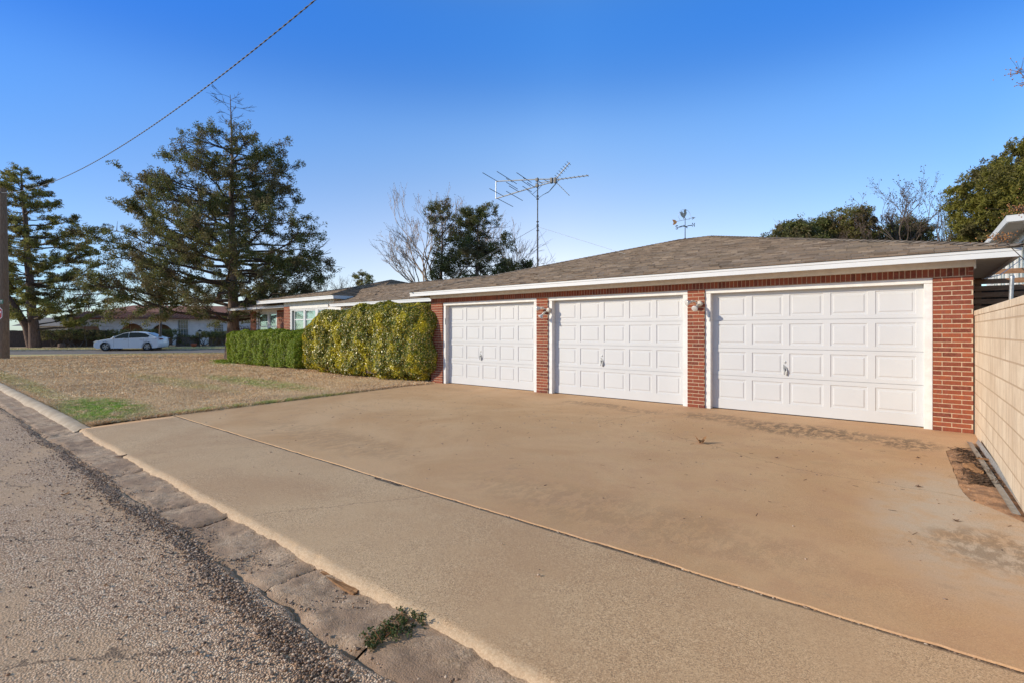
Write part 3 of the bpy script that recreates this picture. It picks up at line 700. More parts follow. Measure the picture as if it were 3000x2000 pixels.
def hip_planes(rf, x0, x1, y0, y1, z, apexL, apexR):
    """four planes of a hip roof; apexL/apexR are the ridge ends"""
    c = [Vector((x0, y0, z)), Vector((x1, y0, z)), Vector((x1, y1, z)), Vector((x0, y1, z))]; aL, aR = Vector(apexL), Vector(apexR)
    for a, b, tl, tr in ((c[0], c[1], aL, aR), (c[1], c[2], aR, aR), (c[2], c[3], aR, aL), (c[3], c[0], aL, aL)):
        E = (b-a).normalized(); W = (b-a).length
        ul, ur = (tl-a).dot(E), (tr-a).dot(E); foot = a+E*ul; Uv = tl-foot; L = Uv.length; U = Uv/L
        rf.plane(a, E, U, W, L, (lambda v, ul=ul, L=L: ul*v/L), (lambda v, W=W, ur=ur, L=L: W+(ur-W)*v/L))
RF = Roof()
gL, gR = (-5.46, 14.8, 4.186), (-4.53, 14.8, 4.186)
hip_planes(RF, -11.12, 1.13, 9.13, 20.47, 2.543, gL, gR)
RF.cap((1.13, 9.13, 2.55), gR); RF.cap((-11.12, 9.13, 2.55), gL); RF.cap(gL, gR)
# link roof
p_ = .29; Lb = 3.48*math.sqrt(1+p_*p_); Ub = Vector((0, 1, p_)).normalized(); k_ = Ub.y
RF.plane((-21.5, 10.42, 2.49), (1, 0, 0), Ub, 1, Lb, lambda v: (4.08 if 10.42+v*k_ < 11.72 else 0), lambda v: min(16.5, 10.82+max(0, (v*k_-.2))*1.6))
RF.plane((-6, 17.4, 2.49), (-1, 0, 0), Vector((0, -1, p_)).normalized(), 1, Lb, lambda v: 0, lambda v: 15.5)
RF.cap((-21, 13.9, 3.50), (-7.8, 13.9, 3.50))
# living-room roof (raised) and main roof behind
cA = (-20.65, 13.85, 3.56); hip_planes(RF, -23.93, -17.37, 10.57, 20.6, 2.843, cA, cA) if False else None
def tri(rf, a, b, apex):
    a, b, ap = Vector(a), Vector(b), Vector(apex); E = (b-a).normalized(); W = (b-a).length; ul = (ap-a).dot(E); Uv = ap-(a+E*ul); L = Uv.length
    rf.plane(a, E, Uv/L, W, L, lambda v: ul*v/L, lambda v: W+(ul-W)*v/L)
def trap(rf, a, b, tb, ta):
    a, b, tb, ta = map(Vector, (a, b, tb, ta)); E = (b-a).normalized(); W = (b-a).length; ul = (ta-a).dot(E); ur = (tb-a).dot(E); Uv = ta-(a+E*ul); L = Uv.length
    rf.plane(a, E, Uv/L, W, L, lambda v: ul*v/L, lambda v: W+(ur-W)*v/L)
tri(RF, (-23.93, 10.57, 2.843), (-17.37, 10.57, 2.843), cA)
trap(RF, (-17.37, 10.57, 2.843), (-17.37, 16.5, 2.843), (-20.65, 16.5, 3.56), cA)
trap(RF, (-23.93, 16.5, 2.843), (-23.93, 10.57, 2.843), cA, (-20.65, 16.5, 3.56))
RF.cap((-17.37, 10.57, 2.85), cA); RF.cap((-23.93, 10.57, 2.85), cA); RF.cap(cA, (-20.65, 15.5, 3.56))
mA = (-20.87, 16.0, 4.07); mc = [(-23.7, 11.5, 2.82), (-16.0, 11.5, 2.82), (-16.0, 20.5, 2.82), (-23.7, 20.5, 2.82)]
for q in range(4):
    tri(RF, mc[q], mc[(q+1) % 4], mA)
    if q != 1: RF.cap(Vector(mc[q])+Vector((0, 0, .02)), mA)
# bedroom roof, far left
Ld = 2.2*math.sqrt(1+p_*p_)
RF.plane((-28.03, 10.92, 2.613), (1, 0, 0), Vector((0, 1, p_)).normalized(), 1, Ld, lambda v: v*k_, lambda v: 6.0)
RF.plane((-28.03, 18, 2.613), (0, -1, 0), Vector((1, 0, p_)).normalized(), 1, Ld, lambda v: 0, lambda v: 7.08-v*k_)
RF.cap((-28.03, 10.92, 2.62), (-25.83, 13.12, 3.258))
q4 = [f for f in RF.F]; roof = hchild(mesh_np('roof', [tuple(v) for v in RF.V], np.array(q4), M['shingle']))
hchild(RF.b.build('roof_deck', M['shingle']))
mb = MB(); mb.lathe([(.07, 0), (.07, .22), (.13, .23), (.13, .27), (.10, .32), (.001, .34)], (-19.35, 17.1, 3.72), n=14); hchild(mb.build('roof_vent', M['black']))
# --- garage doors
def garage_door(a, b, open_a, open_b, hx):
    top = 2.16; W = b-a; y = 9.735; pw = (W-.1*6)/5
    tr = MB()                                                # casing and jambs
    for (p, q, sgn) in ((open_a+.002, a+.012, 1), (b-.012, open_b-.002, -1)):
        tr.box(p, q, WY+.030, WY+.075, 0, 2.152)
        i0, i1 = (q-.035, q) if sgn > 0 else (p, p+.035)
        tr.box(i0, i1, WY+.077, 9.80, 0, 2.152)
    tr.box(open_a+.002, open_b-.002, WY+.022, WY+.075, 2.154, 2.233); tr.box(a-.02, b+.02, WY+.077, 9.80, 2.154, 2.21)
    t = hchild(tr.build('door_trim', M['white_trim'], bevel=.004))
    D = MB(); zs = [.012, .635, 1.14, 1.645, top]; pz = [(.19, .565), (.70, 1.07), (1.205, 1.575), (1.71, 2.08)]
    for k in range(4):
        z0, z1 = zs[k]+.0025, zs[k+1]-.0025; pa, pb = pz[k]
        def Q(x0, x1, za, zb, yy=y): 
            if x1-x0 > 1e-5 and zb-za > 1e-5: D.face([(x0, yy, za), (x1, yy, za), (x1, yy, zb), (x0, yy, zb)])
        Q(a, b, z0, pa); Q(a, b, pb, z1); x = a
        for c in range(5):
            x0 = a+.1+c*(pw+.1); x1 = x0+pw; Q(x, x0, pa, pb); x = x1
            loops = []
            for ins, dy in ((0, 0), (.010, .011), (.040, .011), (.052, .003)):
                loops.append([(x0+ins, y+dy, pa+ins), (x1-ins, y+dy, pa+ins), (x1-ins, y+dy, pb-ins), (x0+ins, y+dy, pb-ins)])
            for l0, l1 in zip(loops[:-1], loops[1:]):
                for e in range(4): D.face([l0[e], l0[(e+1) % 4], l1[(e+1) % 4], l1[e]])
            D.face(loops[-1])
        Q(x, b, pa, pb)
        D.face([(a, y, z1), (b, y, z1), (b, y+.02, z1), (a, y+.02, z1)]); D.face([(a, y+.02, z0), (b, y+.02, z0), (b, y, z0), (a, y, z0)])
    D.box(a, b, y+.021, y+.045, .012, top)
    d = hchild(D.build('garage_door', M['white_door']))
    g = MB(); g.box(a, b, y+.004, y+.03, -.004, .011); s = hchild(g.build('door_seal', M['dark']), d)
    # latch handle: plate with sloping top, pull lever and lock cylinder
    hz = .80; h = MB()
    pl = [(-.032, .075), (.030, .02), (.030, -.02), (-.032, -.045)]
    fr = [(hx+px_, y-.014, hz+pz_) for px_, pz_ in pl]; bk = [(hx+px_, y-.001, hz+pz_) for px_, pz_ in pl]
    h.face(list(reversed(fr))); [h.face([fr[i], fr[(i+1) % 4], bk[(i+1) % 4], bk[i]]) for i in range(4)]
    h.tube([(hx-.008, y-.018, hz+.005), (hx-.008, y-.045, hz-.01), (hx-.008, y-.04, hz-.10)], [.014, .012, .009], 8)
    h.tube([(hx+.026, y-.012, hz-.01), (hx+.028, y-.022, hz-.05), (hx+.026, y-.020, hz-.115)], [.012, .013, .009], 8)
    ho = hchild(h.build('door_handle', M['steel']), d)
    lk = MB(); lk.lathe([(.0001, -.008), (.006, -.008), (.016, -.010), (.019, -.006), (.019, 0)], (hx-.003, y, hz+.115), Vector((0, 1, 0)), 14); hchild(lk.build('door_lock', M['steel']), d)
    return d, t
DD = [(-10.124, -7.052, -10.214, -6.962, -8.90), (-6.55, -3.454, -6.64, -3.364, -5.30), (-2.954, .157, -3.044, .247, -1.715)]
for k, q in enumerate(DD):
    d, t = garage_door(*q)
    if k != 1:
        mb = MB(); xx_ = q[2]+.075; mb.box(xx_, xx_+.02, WY+.012, WY+.029, 1.63, 1.78); mb.box(xx_-.004, xx_+.026, WY+.006, WY+.020, 1.78, 1.80)
        hchild(mb.build('switch_box', M['steel']), t)
# --- windows
def window(x0, x1, z0, z1, y, units, rail):
    f = MB(); f.box(x0, x0+.13, y+.01, y+.12, z0, z1); f.box(x1-.09, x1, y+.01, y+.12, z0, z1); f.box(x0+.13, x1-.09, y+.01, y+.12, z1-.06, z1)
    for (a, b), (c, d) in zip(units[:-1], units[1:]): f.box(b+.035, c-.035, y+.012, y+.12, z0, z1-.06)
    fo = hchild(f.build('window', M['white'], bevel=.004)); sl = MB(); sl.box(x0-.03, x1+.03, y-.03, y+.12, z0-.04, z0); hchild(sl.build('sill', M['white']), fo)
    for a, b in units:
        s = MB(); zt = z1-.06
        for p, q in ((a-.035, a), (b, b+.035)): s.box(p, q, y+.035, y+.075, z0, zt)
        s.box(a, b, y+.035, y+.075, zt-.04, zt); s.box(a, b, y+.028, y+.075, rail-.045, rail); s.box(a, b, y+.035, y+.075, z0, z0+.05)
        hchild(s.build('sash', M['white']), fo)
        g = MB(); g.box(a, b, y+.052, y+.056, z0+.05, rail-.045); g.box(a, b, y+.052, y+.056, rail, zt-.04); hchild(g.build('pane', M['clear']), fo)
        bl = MB(); z = z0+.05
        while z < zt-.05:
            bl.box(a-.02, b+.02, -.0105, .0105, -.001, .001, 0, Matrix.Translation((0, y+.105, z)) @ Matrix.Rotation(R(62), 4, 'X')); z += .022
        bl.box(a-.03, b+.03, y+.150, y+.154, z0, zt); hchild(bl.build('blind', M['blind']), fo)
window(-21.45, -18.35, 1.02, 2.40, WB, [(-21.10, -20.36), (-20.15, -19.40), (-19.12, -18.48)], 1.96)
window(-26.42, -24.20, 1.02, 2.385, WD, [(-26.12, -25.26), (-25.00, -24.28)], 1.70)
# --- floodlights on the brick piers
def floodlight(cx, cz, label, bulbs):
    t = thing('floodlight', label, 'floodlight', (cx, WY-.004, cz), 0, 'twin floodlights on the garage piers')
    m = MB(); m.lathe([(.0001, .055), (.035, .055), (.052, .045), (.056, .01), (.058, 0)], (0, 0, 0), Vector((0, -1, 0)), 20); m.build('mount', M['fixture'], t)
    for (dx, dy, dz), dirv in bulbs:
        D = Vector(dirv).normalized(); e = Vector((dx, dy, dz))
        h = MB(); h.tube([Vector((dx*.3, -.05, dz*.3)), Vector((dx*.5, -.07, dz*.5)), e], [.010, .011, .02], 10)
        h.lathe([(.0001, -.01), (.022, 0), (.026, .045), (.024, .055)], e, D, 14); ho = h.build('lamp_holder', M['fixture'], t)
        b = MB(); b.lathe([(.018, .05), (.026, .065), (.05, .115), (.060, .135), (.060, .145), (.054, .150), (.0001, .153)], e, D, 20); b.build('bulb', M['lampglass'], t)
floodlight(-6.60, 1.935, 'twin floodlight on the pier between the first and second doors, bulbs aimed left and down', [((-.10, -.10, .05), (-.9, -.35, -.08)), ((-.05, -.12, -.06), (-.55, -.35, -.75))])
floodlight(-3.13, 1.965, 'twin floodlight on the pier beside the largest looking door, bulbs aimed at the road', [((-.09, -.09, .05), (-.75, -.8, -.28)), ((.0, -.10, -.03), (-.15, -.75, -.45))])
# --- weathervane
wv = thing('weathervane', 'rooster weathervane with copper arrow tail standing on the garage roof ridge', 'weathervane', (-5.27, 14.8, 4.19))
VD = Vector((.86, .51, 0)).normalized() if False else Vector((RX, RY, 0)).normalized()
def vq(a, z, off=0): return VD*a+Vector((0, 0, z))+Vector((-FX, -FY, 0))*off
def plate(mb, pts, th=.006, m=0):
    f = [vq(a, z, th) for a, z in pts]; b = [vq(a, z, -th) for a, z in pts]
    mb.face(f, m); mb.face(list(reversed(b)), m); n_ = len(pts)
    for i_ in range(n_): mb.face([f[i_], b[i_], b[(i_+1) % n_], f[(i_+1) % n_]], m)
mb = MB(); mb.tube([(0, 0, -.03), (0, 0, .60)], [.014, .009], 8); mb.lathe([(.035, -.02), (.03, .03), (.0001, .04)], (0, 0, 0), n=8); mb.build('rod', M['black'], wv)
mb = MB()
mb.tube([vq(-.20, .35), vq(.22, .42)], .007, 6); [mb.tube([vq(s*.20, .385+s*.03, 0), vq(s*.08, .40+s*.0, 0)], .012, 5) for s in (-1, 1)]
e2 = Vector((-FX, -FY, 0)); mb.tube([e2*-.2+Vector((0, 0, .44)), e2*.2+Vector((0, 0, .33))], .008, 6); mb.tube([vq(-.05, .42), vq(.07, .33)], .011, 5)
def letter(mb, strokes, ax, az, h):
    for st in strokes: mb.tube([vq(ax+x*h, az+z*h) for x, z in st], .012, 5)
letter(mb, [[(.55, .85), (.3, 1), (0, .9), (-.02, .65), (.5, .4), (.52, .12), (.25, 0), (-.05, .12)]], -.275, .30, .11)
letter(mb, [[(0, 0), (0, 1), (.6, 0), (.6, 1)]], .215, .375, .11)
mb.build('compass_arms', M['black'], wv)
mb = MB(); mb.tube([vq(-.25, .53), vq(.20, .625)], .006, 6)
mb.tube([vq(-.02+.175*math.cos(t), .70+.19*math.sin(t)) if math.sin(t) > -.2 else vq(-.02+.175*math.cos(t)*1.0, .70+.19*math.sin(t)) for t in [R(-42)+R(264)*i/22 for i in range(23)]], .004, 5)
mb.build('arrow_shaft', M['steel'], wv)
mb = MB(); plate(mb, [(.19, .665), (.315, .65), (.20, .575), (.225, .635)]); mb.build('arrow_head', M['steel'], wv)
mb = MB(); plate(mb, [(-.385, .585), (-.30, .575), (-.265, .54), (-.245, .53), (-.255, .48), (-.29, .445), (-.37, .42), (-.345, .50)]); mb.build('arrow_tail', M['copper'], wv)
mb = MB(); roo = [(-.06, .60), (-.045, .63), (-.085, .66), (-.13, .71), (-.145, .77), (-.16, .82), (-.12, .80), (-.10, .85), (-.075, .80), (-.05, .77), (-.03, .80), (-.045, .84), (-.03, .88), (-.01, .87), (0, .91), (.02, .885), (.035, .875), (.05, .855), (.025, .845), (.045, .80), (.04, .75), (.01, .69), (-.01, .655), (.01, .625), (.03, .61), (.0, .605), (-.03, .65), (-.035, .605)]
plate(mb, roo); mb.build('rooster', M['verdigris'], wv)
# --- television antenna
AD = 17.0; A0 = P(AD, (1575-1500)/F_*AD, 0)
ant = thing('tv_antenna', 'large old television antenna on a tall dark mast behind the roof', 'antenna', (A0.x, A0.y, 3.3))
def aw(px, py, ea=0):      # crop pixel -> point on the antenna's boom plane
    X = 1380+px/6.189; Y = 450+py/6.189
    k_ = (X-1500)/F_; 
    # boom runs to the right and a little towards the road
    bd = Vector((RX*.90-FX*.434, RY*.90-FY*.434, 0)); 
    # intersect view ray with vertical plane through A0 along bd
    dx, dy = FX+k_*RX, FY+k_*RY; nx, ny = -bd.y, bd.x
    t = (A0.x*nx+A0.y*ny)/(dx*nx+dy*ny)
    return Vector((dx*t, dy*t, CH+(970-Y)/F_*t)) - Vector((A0.x, A0.y, 3.3))
ED = Vector((FX*.90+RX*.434, FY*.90+RY*.434, 0))     # elements lie square to the boom
def arod(c, near, far, r=.008, ang=0):
    d = Vector(ED); return [c-d*near, c+d*far]
mb = MB(); zt = aw(1215, 455).z
mb.tube([(0, 0, 0), (0, 0, zt*.5)], .028, 8); mb.tube([(0, 0, zt*.45), (0, 0, zt+.03)], .020, 8)
for py in (475, 590, 775, 830, 1240, 1300, 1330, 1400):
    z = aw(1215, py).z; mb.lathe([(.022, -.02), (.045, -.015), (.045, .015), (.022, .02)], (0, 0, z), n=8)
mb.build('mast', M['mast'], ant)
mb = MB(); U0, U1 = aw(455, 508), aw(1600, 470); L0, L1 = aw(450, 820), aw(1480, 520)
mb.tube([U0, aw(1215, 470), aw(1470, 470)], .021, 6); mb.tube([L0, aw(1215, 590), L1], .021, 6); mb.tube([aw(455, 505), aw(450, 822)], .018, 6); mb.tube([aw(1170, 543), aw(1620, 478)], .014, 6)
mb.tube([aw(1530, 480), aw(2130, 400)], .019, 6); mb.tube([aw(1530, 470), aw(1790, 165)], .019, 6)
mb.tube([aw(1520, 505), aw(1785, 768)], .011, 6)
mb.build('boom', M['alu'], ant)
def el(c, near, far, r=.011):
    mb = MB(); mb.tube(arod(aw(*c), near, far), r, 5); mb.build('element', M['mast'], ant)
for c, n_, f_ in (((470, 505), 1.05, .05), ((735, 495), 1.12, .42), ((1015, 478), .85, .38), ((590, 778), 1.05, .02), ((475, 818), .02, 1.3), ((725, 738), .38, .98), ((865, 697), .78, .03),
                  ((1010, 645), .35, .42), ((1150, 615), .62, .03), ((735, 583), .42, .5), ((640, 455), .01, .5), ((1000, 548), .36, .36), ((1360, 500), .22, .28), ((950, 445), .03, .3), ((1260, 530), .2, .2)): el(c, n_, f_)
for k in range(8):
    t = k/7; c = (1580+(2110-1580)*t, 476+(404-476)*t); el(c, .10, .10, .009)
for k in range(7):
    t = (k+.3)/6.6; c = (1545+(1785-1545)*t, 440+(170-440)*t); el(c, .20, .17, .009)
for k in range(8):
    t = (k+.6)/8; c = (1530+(1785-1530)*t, 512+(768-512)*t); el(c, .07, .07, .009)
for c in ((1460, 490), (1525, 485)): q = aw(*c); mb = MB(); mb.box(q.x-.04, q.x+.04, q.y-.04, q.y+.04, q.z-.10, q.z+.08); mb.build('clamp', M['black'], ant)
for c in ((1200, 480), (1200, 588)): q = aw(*c); mb = MB(); mb.box(q.x-.05, q.x+.04, q.y-.04, q.y+.04, q.z-.05, q.z+.05); mb.build('clamp', M['black'], ant)
mb = MB()
for o_ in (0, 14): mb.tube([aw(1600, 480), aw(1520-o_*2, 580+o_), aw(1420-o_, 690+o_), aw(1310, 750), aw(1240, 800), aw(1215, 830)], .008, 5)
mb.tube([aw(1010, 655), aw(1110, 745), aw(1195, 815)], .008, 5); mb.tube([aw(1285, 580), aw(1215, 655), aw(1110, 745)], .007, 5)
mb.build('lead_cable', M['black'], ant)
mb = MB(); zg = aw(1215, 1330).z; G = Vector((A0.x, A0.y, 3.3))
for ax, ay, az in ((-6.1, 12.6, 3.55), (-13.3, 11.5, 2.8), (-13.6, 12.4, 3.05), (-10.8, 17.5, 2.55)): mb.tube([(0, 0, zg), Vector((ax, ay, az))-G], .004, 4)
mb.build('guy_wire', M['steel'], ant)
# ================================================================ SIDE WALL AND THINGS ON THE RIGHT
wl = MB(); wl.box(.698, .895, -1.2, 9.56, -.12, 1.66)
cw = wl.build('block_wall', M['cmu']); tag(cw, 'pale concrete block wall running along the right side of the driveway', 'wall')
mb = MB(); 
for k in range(26): mb.box(.691, .902, -1.2+k*.4145+.002, -1.2+(k+1)*.4145-.004, 1.663, 1.735)
mb.build('coping', M['cmu'], cw, bevel=.008)
# screen fence of cedar slats behind the garage
sf = thing('slat_fence', 'brown horizontal slat screen fence behind the block wall', 'fence', (2, 13, 0))
for k in range(11):
    z = 1.20+k*.1265
    if k == 10: z += .05
    mb = MB(); mb.box(-1.25, 4, -.015, .015, z, z+.093); mb.build('slat', M['cedar'], sf)
for x in (-1.0, 1.2, 3.4): mb = MB(); mb.box(x-.045, x+.045, .02, .11, -.1, 2.5); mb.build('post', M['cedar'], sf)
mb = MB(); mb.box(-1.25, 4, .3, .33, 0, 2.28); mb.build('backing_panel', M['fence'], sf)
pp = MB(); pp.tube([(1.02, 9.12, -.1), (1.0, 9.05, 1.75), (1.012, 9.03, 2.14)], .022, 12); pp.lathe([(.024, -.02), (.026, .01), (.015, .03), (.0001, .033)], (1.012, 9.03, 2.14), n=12)
tag(pp.build('pipe_post', M['steel']), 'galvanised steel pipe post standing just behind the block wall', 'post')
# neighbour's white house
nh = thing('white_house', 'white two storey house with broad eaves beyond the slat fence', 'house', (5, 20, 0))
def nb(mb_, name, mat, par=nh, bevel=0):
    o = mb_.build(name, mat, par, bevel)
    if par is nh: o.matrix_parent_inverse = Matrix.Translation((-5, -20, 0))
    return o
mb = MB(); mb.box(2.33, 9, 17.6, 27, -.1, 4.05); nb(mb, 'wall', M['siding'])
mb = MB()
for v in np.arange(2.0, 4.0, .13): mb.box(2.312, 2.329, 17.59, 27, v, v+.115)
nb(mb, 'siding', M['siding'])
mb = MB(); E0 = Vector((1.79, 16.83, 4.23))
mb.box(1.79, 1.83, 16.86, 27.5, 4.06, 4.23); mb.box(1.79, 9.5, 16.83, 16.86, 4.08, 4.24); nb(mb, 'fascia', M['white'])
mb = MB(); mb.box(1.83, 9.5, 16.861, 27.5, 4.062, 4.08); nb(mb, 'soffit', M['soffit'])
mb = MB(); mb.grid([[(1.77, 16.81, 4.245), (9.5, 16.81, 4.245)], [(5, 22, 4.6), (9.5, 22, 4.6)], [(1.77, 27.5, 4.245), (9.5, 27.5, 4.245)]], 0, False); nb(mb, 'roof', M['greyroof'])
for y0 in (18.2, 19.9, 21.6, 23.3):
    mb = MB(); mb.box(2.27, 2.31, y0, y0+.08, 2.5, 3.9); mb.box(2.27, 2.31, y0+1.22, y0+1.3, 2.5, 3.9); mb.box(2.27, 2.31, y0+.08, y0+1.22, 3.82, 3.9); mb.box(2.27, 2.31, y0+.08, y0+1.22, 2.5, 2.58); mb.box(2.27, 2.31, y0+.61, y0+.67, 2.58, 3.82)
    w_ = nb(mb, 'window', M['white']); mb = MB(); mb.box(2.288, 2.30, y0+.08, y0+1.22, 2.58, 3.82); nb(mb, 'pane', M['pane'], w_)
mb = MB(); mb.tube([(1.9, 14.2, 3.05), (1.2, 12.0, 2.42), (.9, 10.9, 2.28)], .008, 6); tag(mb.build('service_cable', M['steel']), 'thin grey cable sloping past the slat fence under the eave', 'cable')
# metal channel, wood and mulch along the wall
mc_ = thing('metal_channel', 'bent grey sheet metal channel lying in the dirt along the block wall', 'channel', (.645, 7.1, .014), R(1.0))
mb = MB(); prof = [(-.062, .018), (-.060, .012), (-.012, .008), (-.010, .012)]; ys = np.linspace(-1.62, 1.62, 30)
mb.grid([[(x+.002*fbm(y, 1, 0, 2), y, z+.004*fbm(y, 3, 0, 1.5)+.002) for x, z in prof] for y in ys], 0, False); mb.build('base_flange', M['steel'], mc_)
mb = MB(); prof = [(.028, .010), (.034, .012), (.052, .055), (.056, .055), (.052, .06)]
mb.grid([[(x, y, z+.003*fbm(y, 3, 0, 1.5)) for x, z in prof] for y in ys], 0, False); mb.build('upright_flange', M['steel'], mc_)
def chunk(name, loc, L, W, H_, rz, mat, label, cat, ry=0):
    bm = bmesh.new(); bmesh.ops.create_cube(bm, size=1); bmesh.ops.subdivide_edges(bm, edges=bm.edges, cuts=4, use_grid_fill=True)
    for v in bm.verts:
        t = v.co.x+.5; k = (1-.45*t)*(1 if t > .06 else .6); v.co = Vector((v.co.x*L+.01*fbm(v.co.y*3, v.co.z*3, 1, 3), v.co.y*W*k, v.co.z*H_*k))
        v.co += Vector((0, 1, 1))*.12*W*fbm(v.co.x*20, v.co.y*25, v.co.z*30+loc[0], 1)
    me = bpy.data.meshes.new(name); bm.to_mesh(me); bm.free(); me.materials.append(mat); o = link(bpy.data.objects.new(name, me)); o.location = loc; o.rotation_euler = (0, R(ry), rz); return tag(o, label, cat)
chunk('wood_chunk', (.50, 7.05, .022), .34, .085, .06, R(-75), M['chip'], 'rough broken piece of firewood lying on the dirt beside the metal channel', 'wood')
chunk('bark_piece', (.645, 7.62, .03), .16, .05, .02, R(20), M['chip'], 'dark curled bark strip lying across the metal channel', 'bark')
chunk('bark_strip', (-2.72, 1.69, -.072), .40, .07, .02, R(178), M['chip'], 'long orange brown bark strip lying in the gutter against the driveway edge', 'bark')
chunk('bark_stick', (-7.45, 1.66, -.055), .30, .035, .018, R(28), M['bark'], 'short brown bark stick propped on the driveway edge in the gutter', 'stick', ry=-12)
def mulch(n, x0, x1, y0, y1):
    V = []; Fc = []
    for _ in range(n):
        x = random.triangular(x0, x1, x1-.05); y = random.uniform(y0, y1)
        if fbm(x, y, 0, 3) < -.15: continue
        a = random.uniform(0, 6.28); L = random.uniform(.008, .05); W = random.uniform(.003, .009); z = .0+.02*random.random()+.012
        d = Vector((math.cos(a), math.sin(a), random.uniform(-.3, .3)))*L; w = Vector((-math.sin(a), math.cos(a), random.uniform(-.5, .5)))*W; p = Vector((x, y, z-.008)); i = len(V)
        V += [p-d-w, p+d-w*.4, p+d+w*.6, p-d+w]; Fc.append((i, i+1, i+2, i+3))
    return [tuple(v) for v in V], np.array(Fc)
v, f = mulch(1500, .36, .68, 6.4, 8.4); tag(mesh_np('mulch', v, f, M['drydark']), 'dark leaf litter and twigs on the dirt beside the block wall', 'leaf litter', kind='stuff')
# leaves on the concrete
def dry_leaf(loc, size, rz, label, mat=None):
    mb = MB(); rows = []
    for i in range(9):
        t = i/8; w = math.sin(math.pi*min(1, t*1.02))**.7*.5*(1+.25*math.sin(t*17))
        rows.append([Vector(((t-.5)*size, s*w*size, size*(.04+.5*abs(s)**1.6*w+.22*(t-.5)**2+.05*math.sin(t*9+s*4)))) for s in (-1, -.6, -.2, .2, .6, 1)])
    mb.grid(rows, 0, True); mb.tube([(-size*.5, 0, size*.08), (-size*.85, size*.08, size*.12)], size*.012, 5)
    o = mb.build('fallen_leaf', mat or M['chip']); o.location = loc; o.rotation_euler = (0, 0, rz); return tag(o, label, 'leaf', 'fallen leaves on the driveway')
dry_leaf((-2.13, 6.55, 0), .11, 2.2, 'large curled orange brown leaf alone in the middle of the driveway').scale = (1, 1.2, 2.6)
for (px_, py_, s_, lb) in ((2690, 1425, .045, 'curled dark leaf on the pale concrete left of the dirt bed'), (2800, 1525, .04, 'dark leaf near the right edge of the driveway'), (2275, 1340, .035, 'small brown leaf right of the large curled leaf'),
                          (2690, 1340, .035, 'small brown leaf in front of the right brick pier')):
    k_ = (CH)/((py_-970)/F_); q = P(k_, (px_-1500)/F_*k_, .002); dry_leaf(q, s_, random.uniform(0, 6), lb, M['bark'])
dry_leaf((-6.2, 1.0, -.09), .07, .5, 'round brown leaf lying on the road left of the gravel band')
V = []; Fc = []
for _ in range(300):
    x = random.uniform(-8.5, .6); y = random.triangular(3.2, 9.2, 7.2); a = random.uniform(0, 6.28); L = random.uniform(.006, .03); W = random.uniform(.0015, .004); i = len(V)
    d = Vector((math.cos(a), math.sin(a), .1))*L; w = Vector((-math.sin(a), math.cos(a), .6))*W; p = Vector((x, y, .004)); V += [p-d, p+d, p+d+w, p-d+w]; Fc.append((i, i+1, i+2, i+3))
tag(mesh_np('twig_litter', [tuple(v) for v in V], np.array(Fc), M['drydark']), 'tiny twigs and bark crumbs scattered over the driveway', 'twigs', kind='stuff')
# weed in the gutter crack
def leafcloud(centers, rad, per, ln, wd, flat=1.0, norm=None, jitter=1.0):
    """diamond leaves around the given centres; returns arrays"""
    c = np.repeat(np.asarray(centers, float), per, 0); n = len(c); rr = np.repeat(np.broadcast_to(np.asarray(rad, float), (len(centers),)), per)
    d = rng.normal(size=(n, 3)); d /= np.linalg.norm(d, axis=1)[:, None]; d[:, 2] *= flat
    p = c + d*(rr*rng.uniform(.15, 1, n)**.6)[:, None]
    a = rng.normal(size=(n, 3)); 
    if norm is not None: a = a*jitter+np.asarray(norm)
    a /= np.linalg.norm(a, axis=1)[:, None]; b = np.cross(a, rng.normal(size=(n, 3))); b /= np.linalg.norm(b, axis=1)[:, None]
    L = ln*rng.uniform(.6, 1.4, n); W = wd*rng.uniform(.6, 1.4, n)
    cc = np.cross(a, b)
    V = np.empty((n, 4, 3)); V[:, 0] = p-b*L[:, None]*.5; V[:, 2] = p+b*L[:, None]*.5; V[:, 1] = p+cc*W[:, None]*.5; V[:, 3] = p-cc*W[:, None]*.5
    return V.reshape(-1, 3), np.arange(n*4).reshape(n, 4)
wd = thing('weed', 'low green weed growing from the gutter crack beside the driveway edge', 'weed', (-2.04, 1.6, -.09))
cs = [(random.gauss(.0, .05)+(t-.5)*.02, (t-.5)*.34, random.uniform(.01, .035+.05*max(0, math.sin(t*3.3-.4)))) for t in np.linspace(0, 1, 70)]
v, f = leafcloud(cs, .022, 24, .014, .009, .8); mesh_np('leaves', v, f, M['weed'], wd)
mb = MB()
for _ in range(26):
    y = random.uniform(-.15, .17); x = random.gauss(0, .03); mb.tube([(x, y, 0), (x+random.gauss(0, .03), y+random.gauss(0, .03), .04), (x+random.gauss(0, .05), y+random.gauss(0, .05), random.uniform(.03, .08))], .0014, 4)
mb.build('stems', M['dry'], wd)
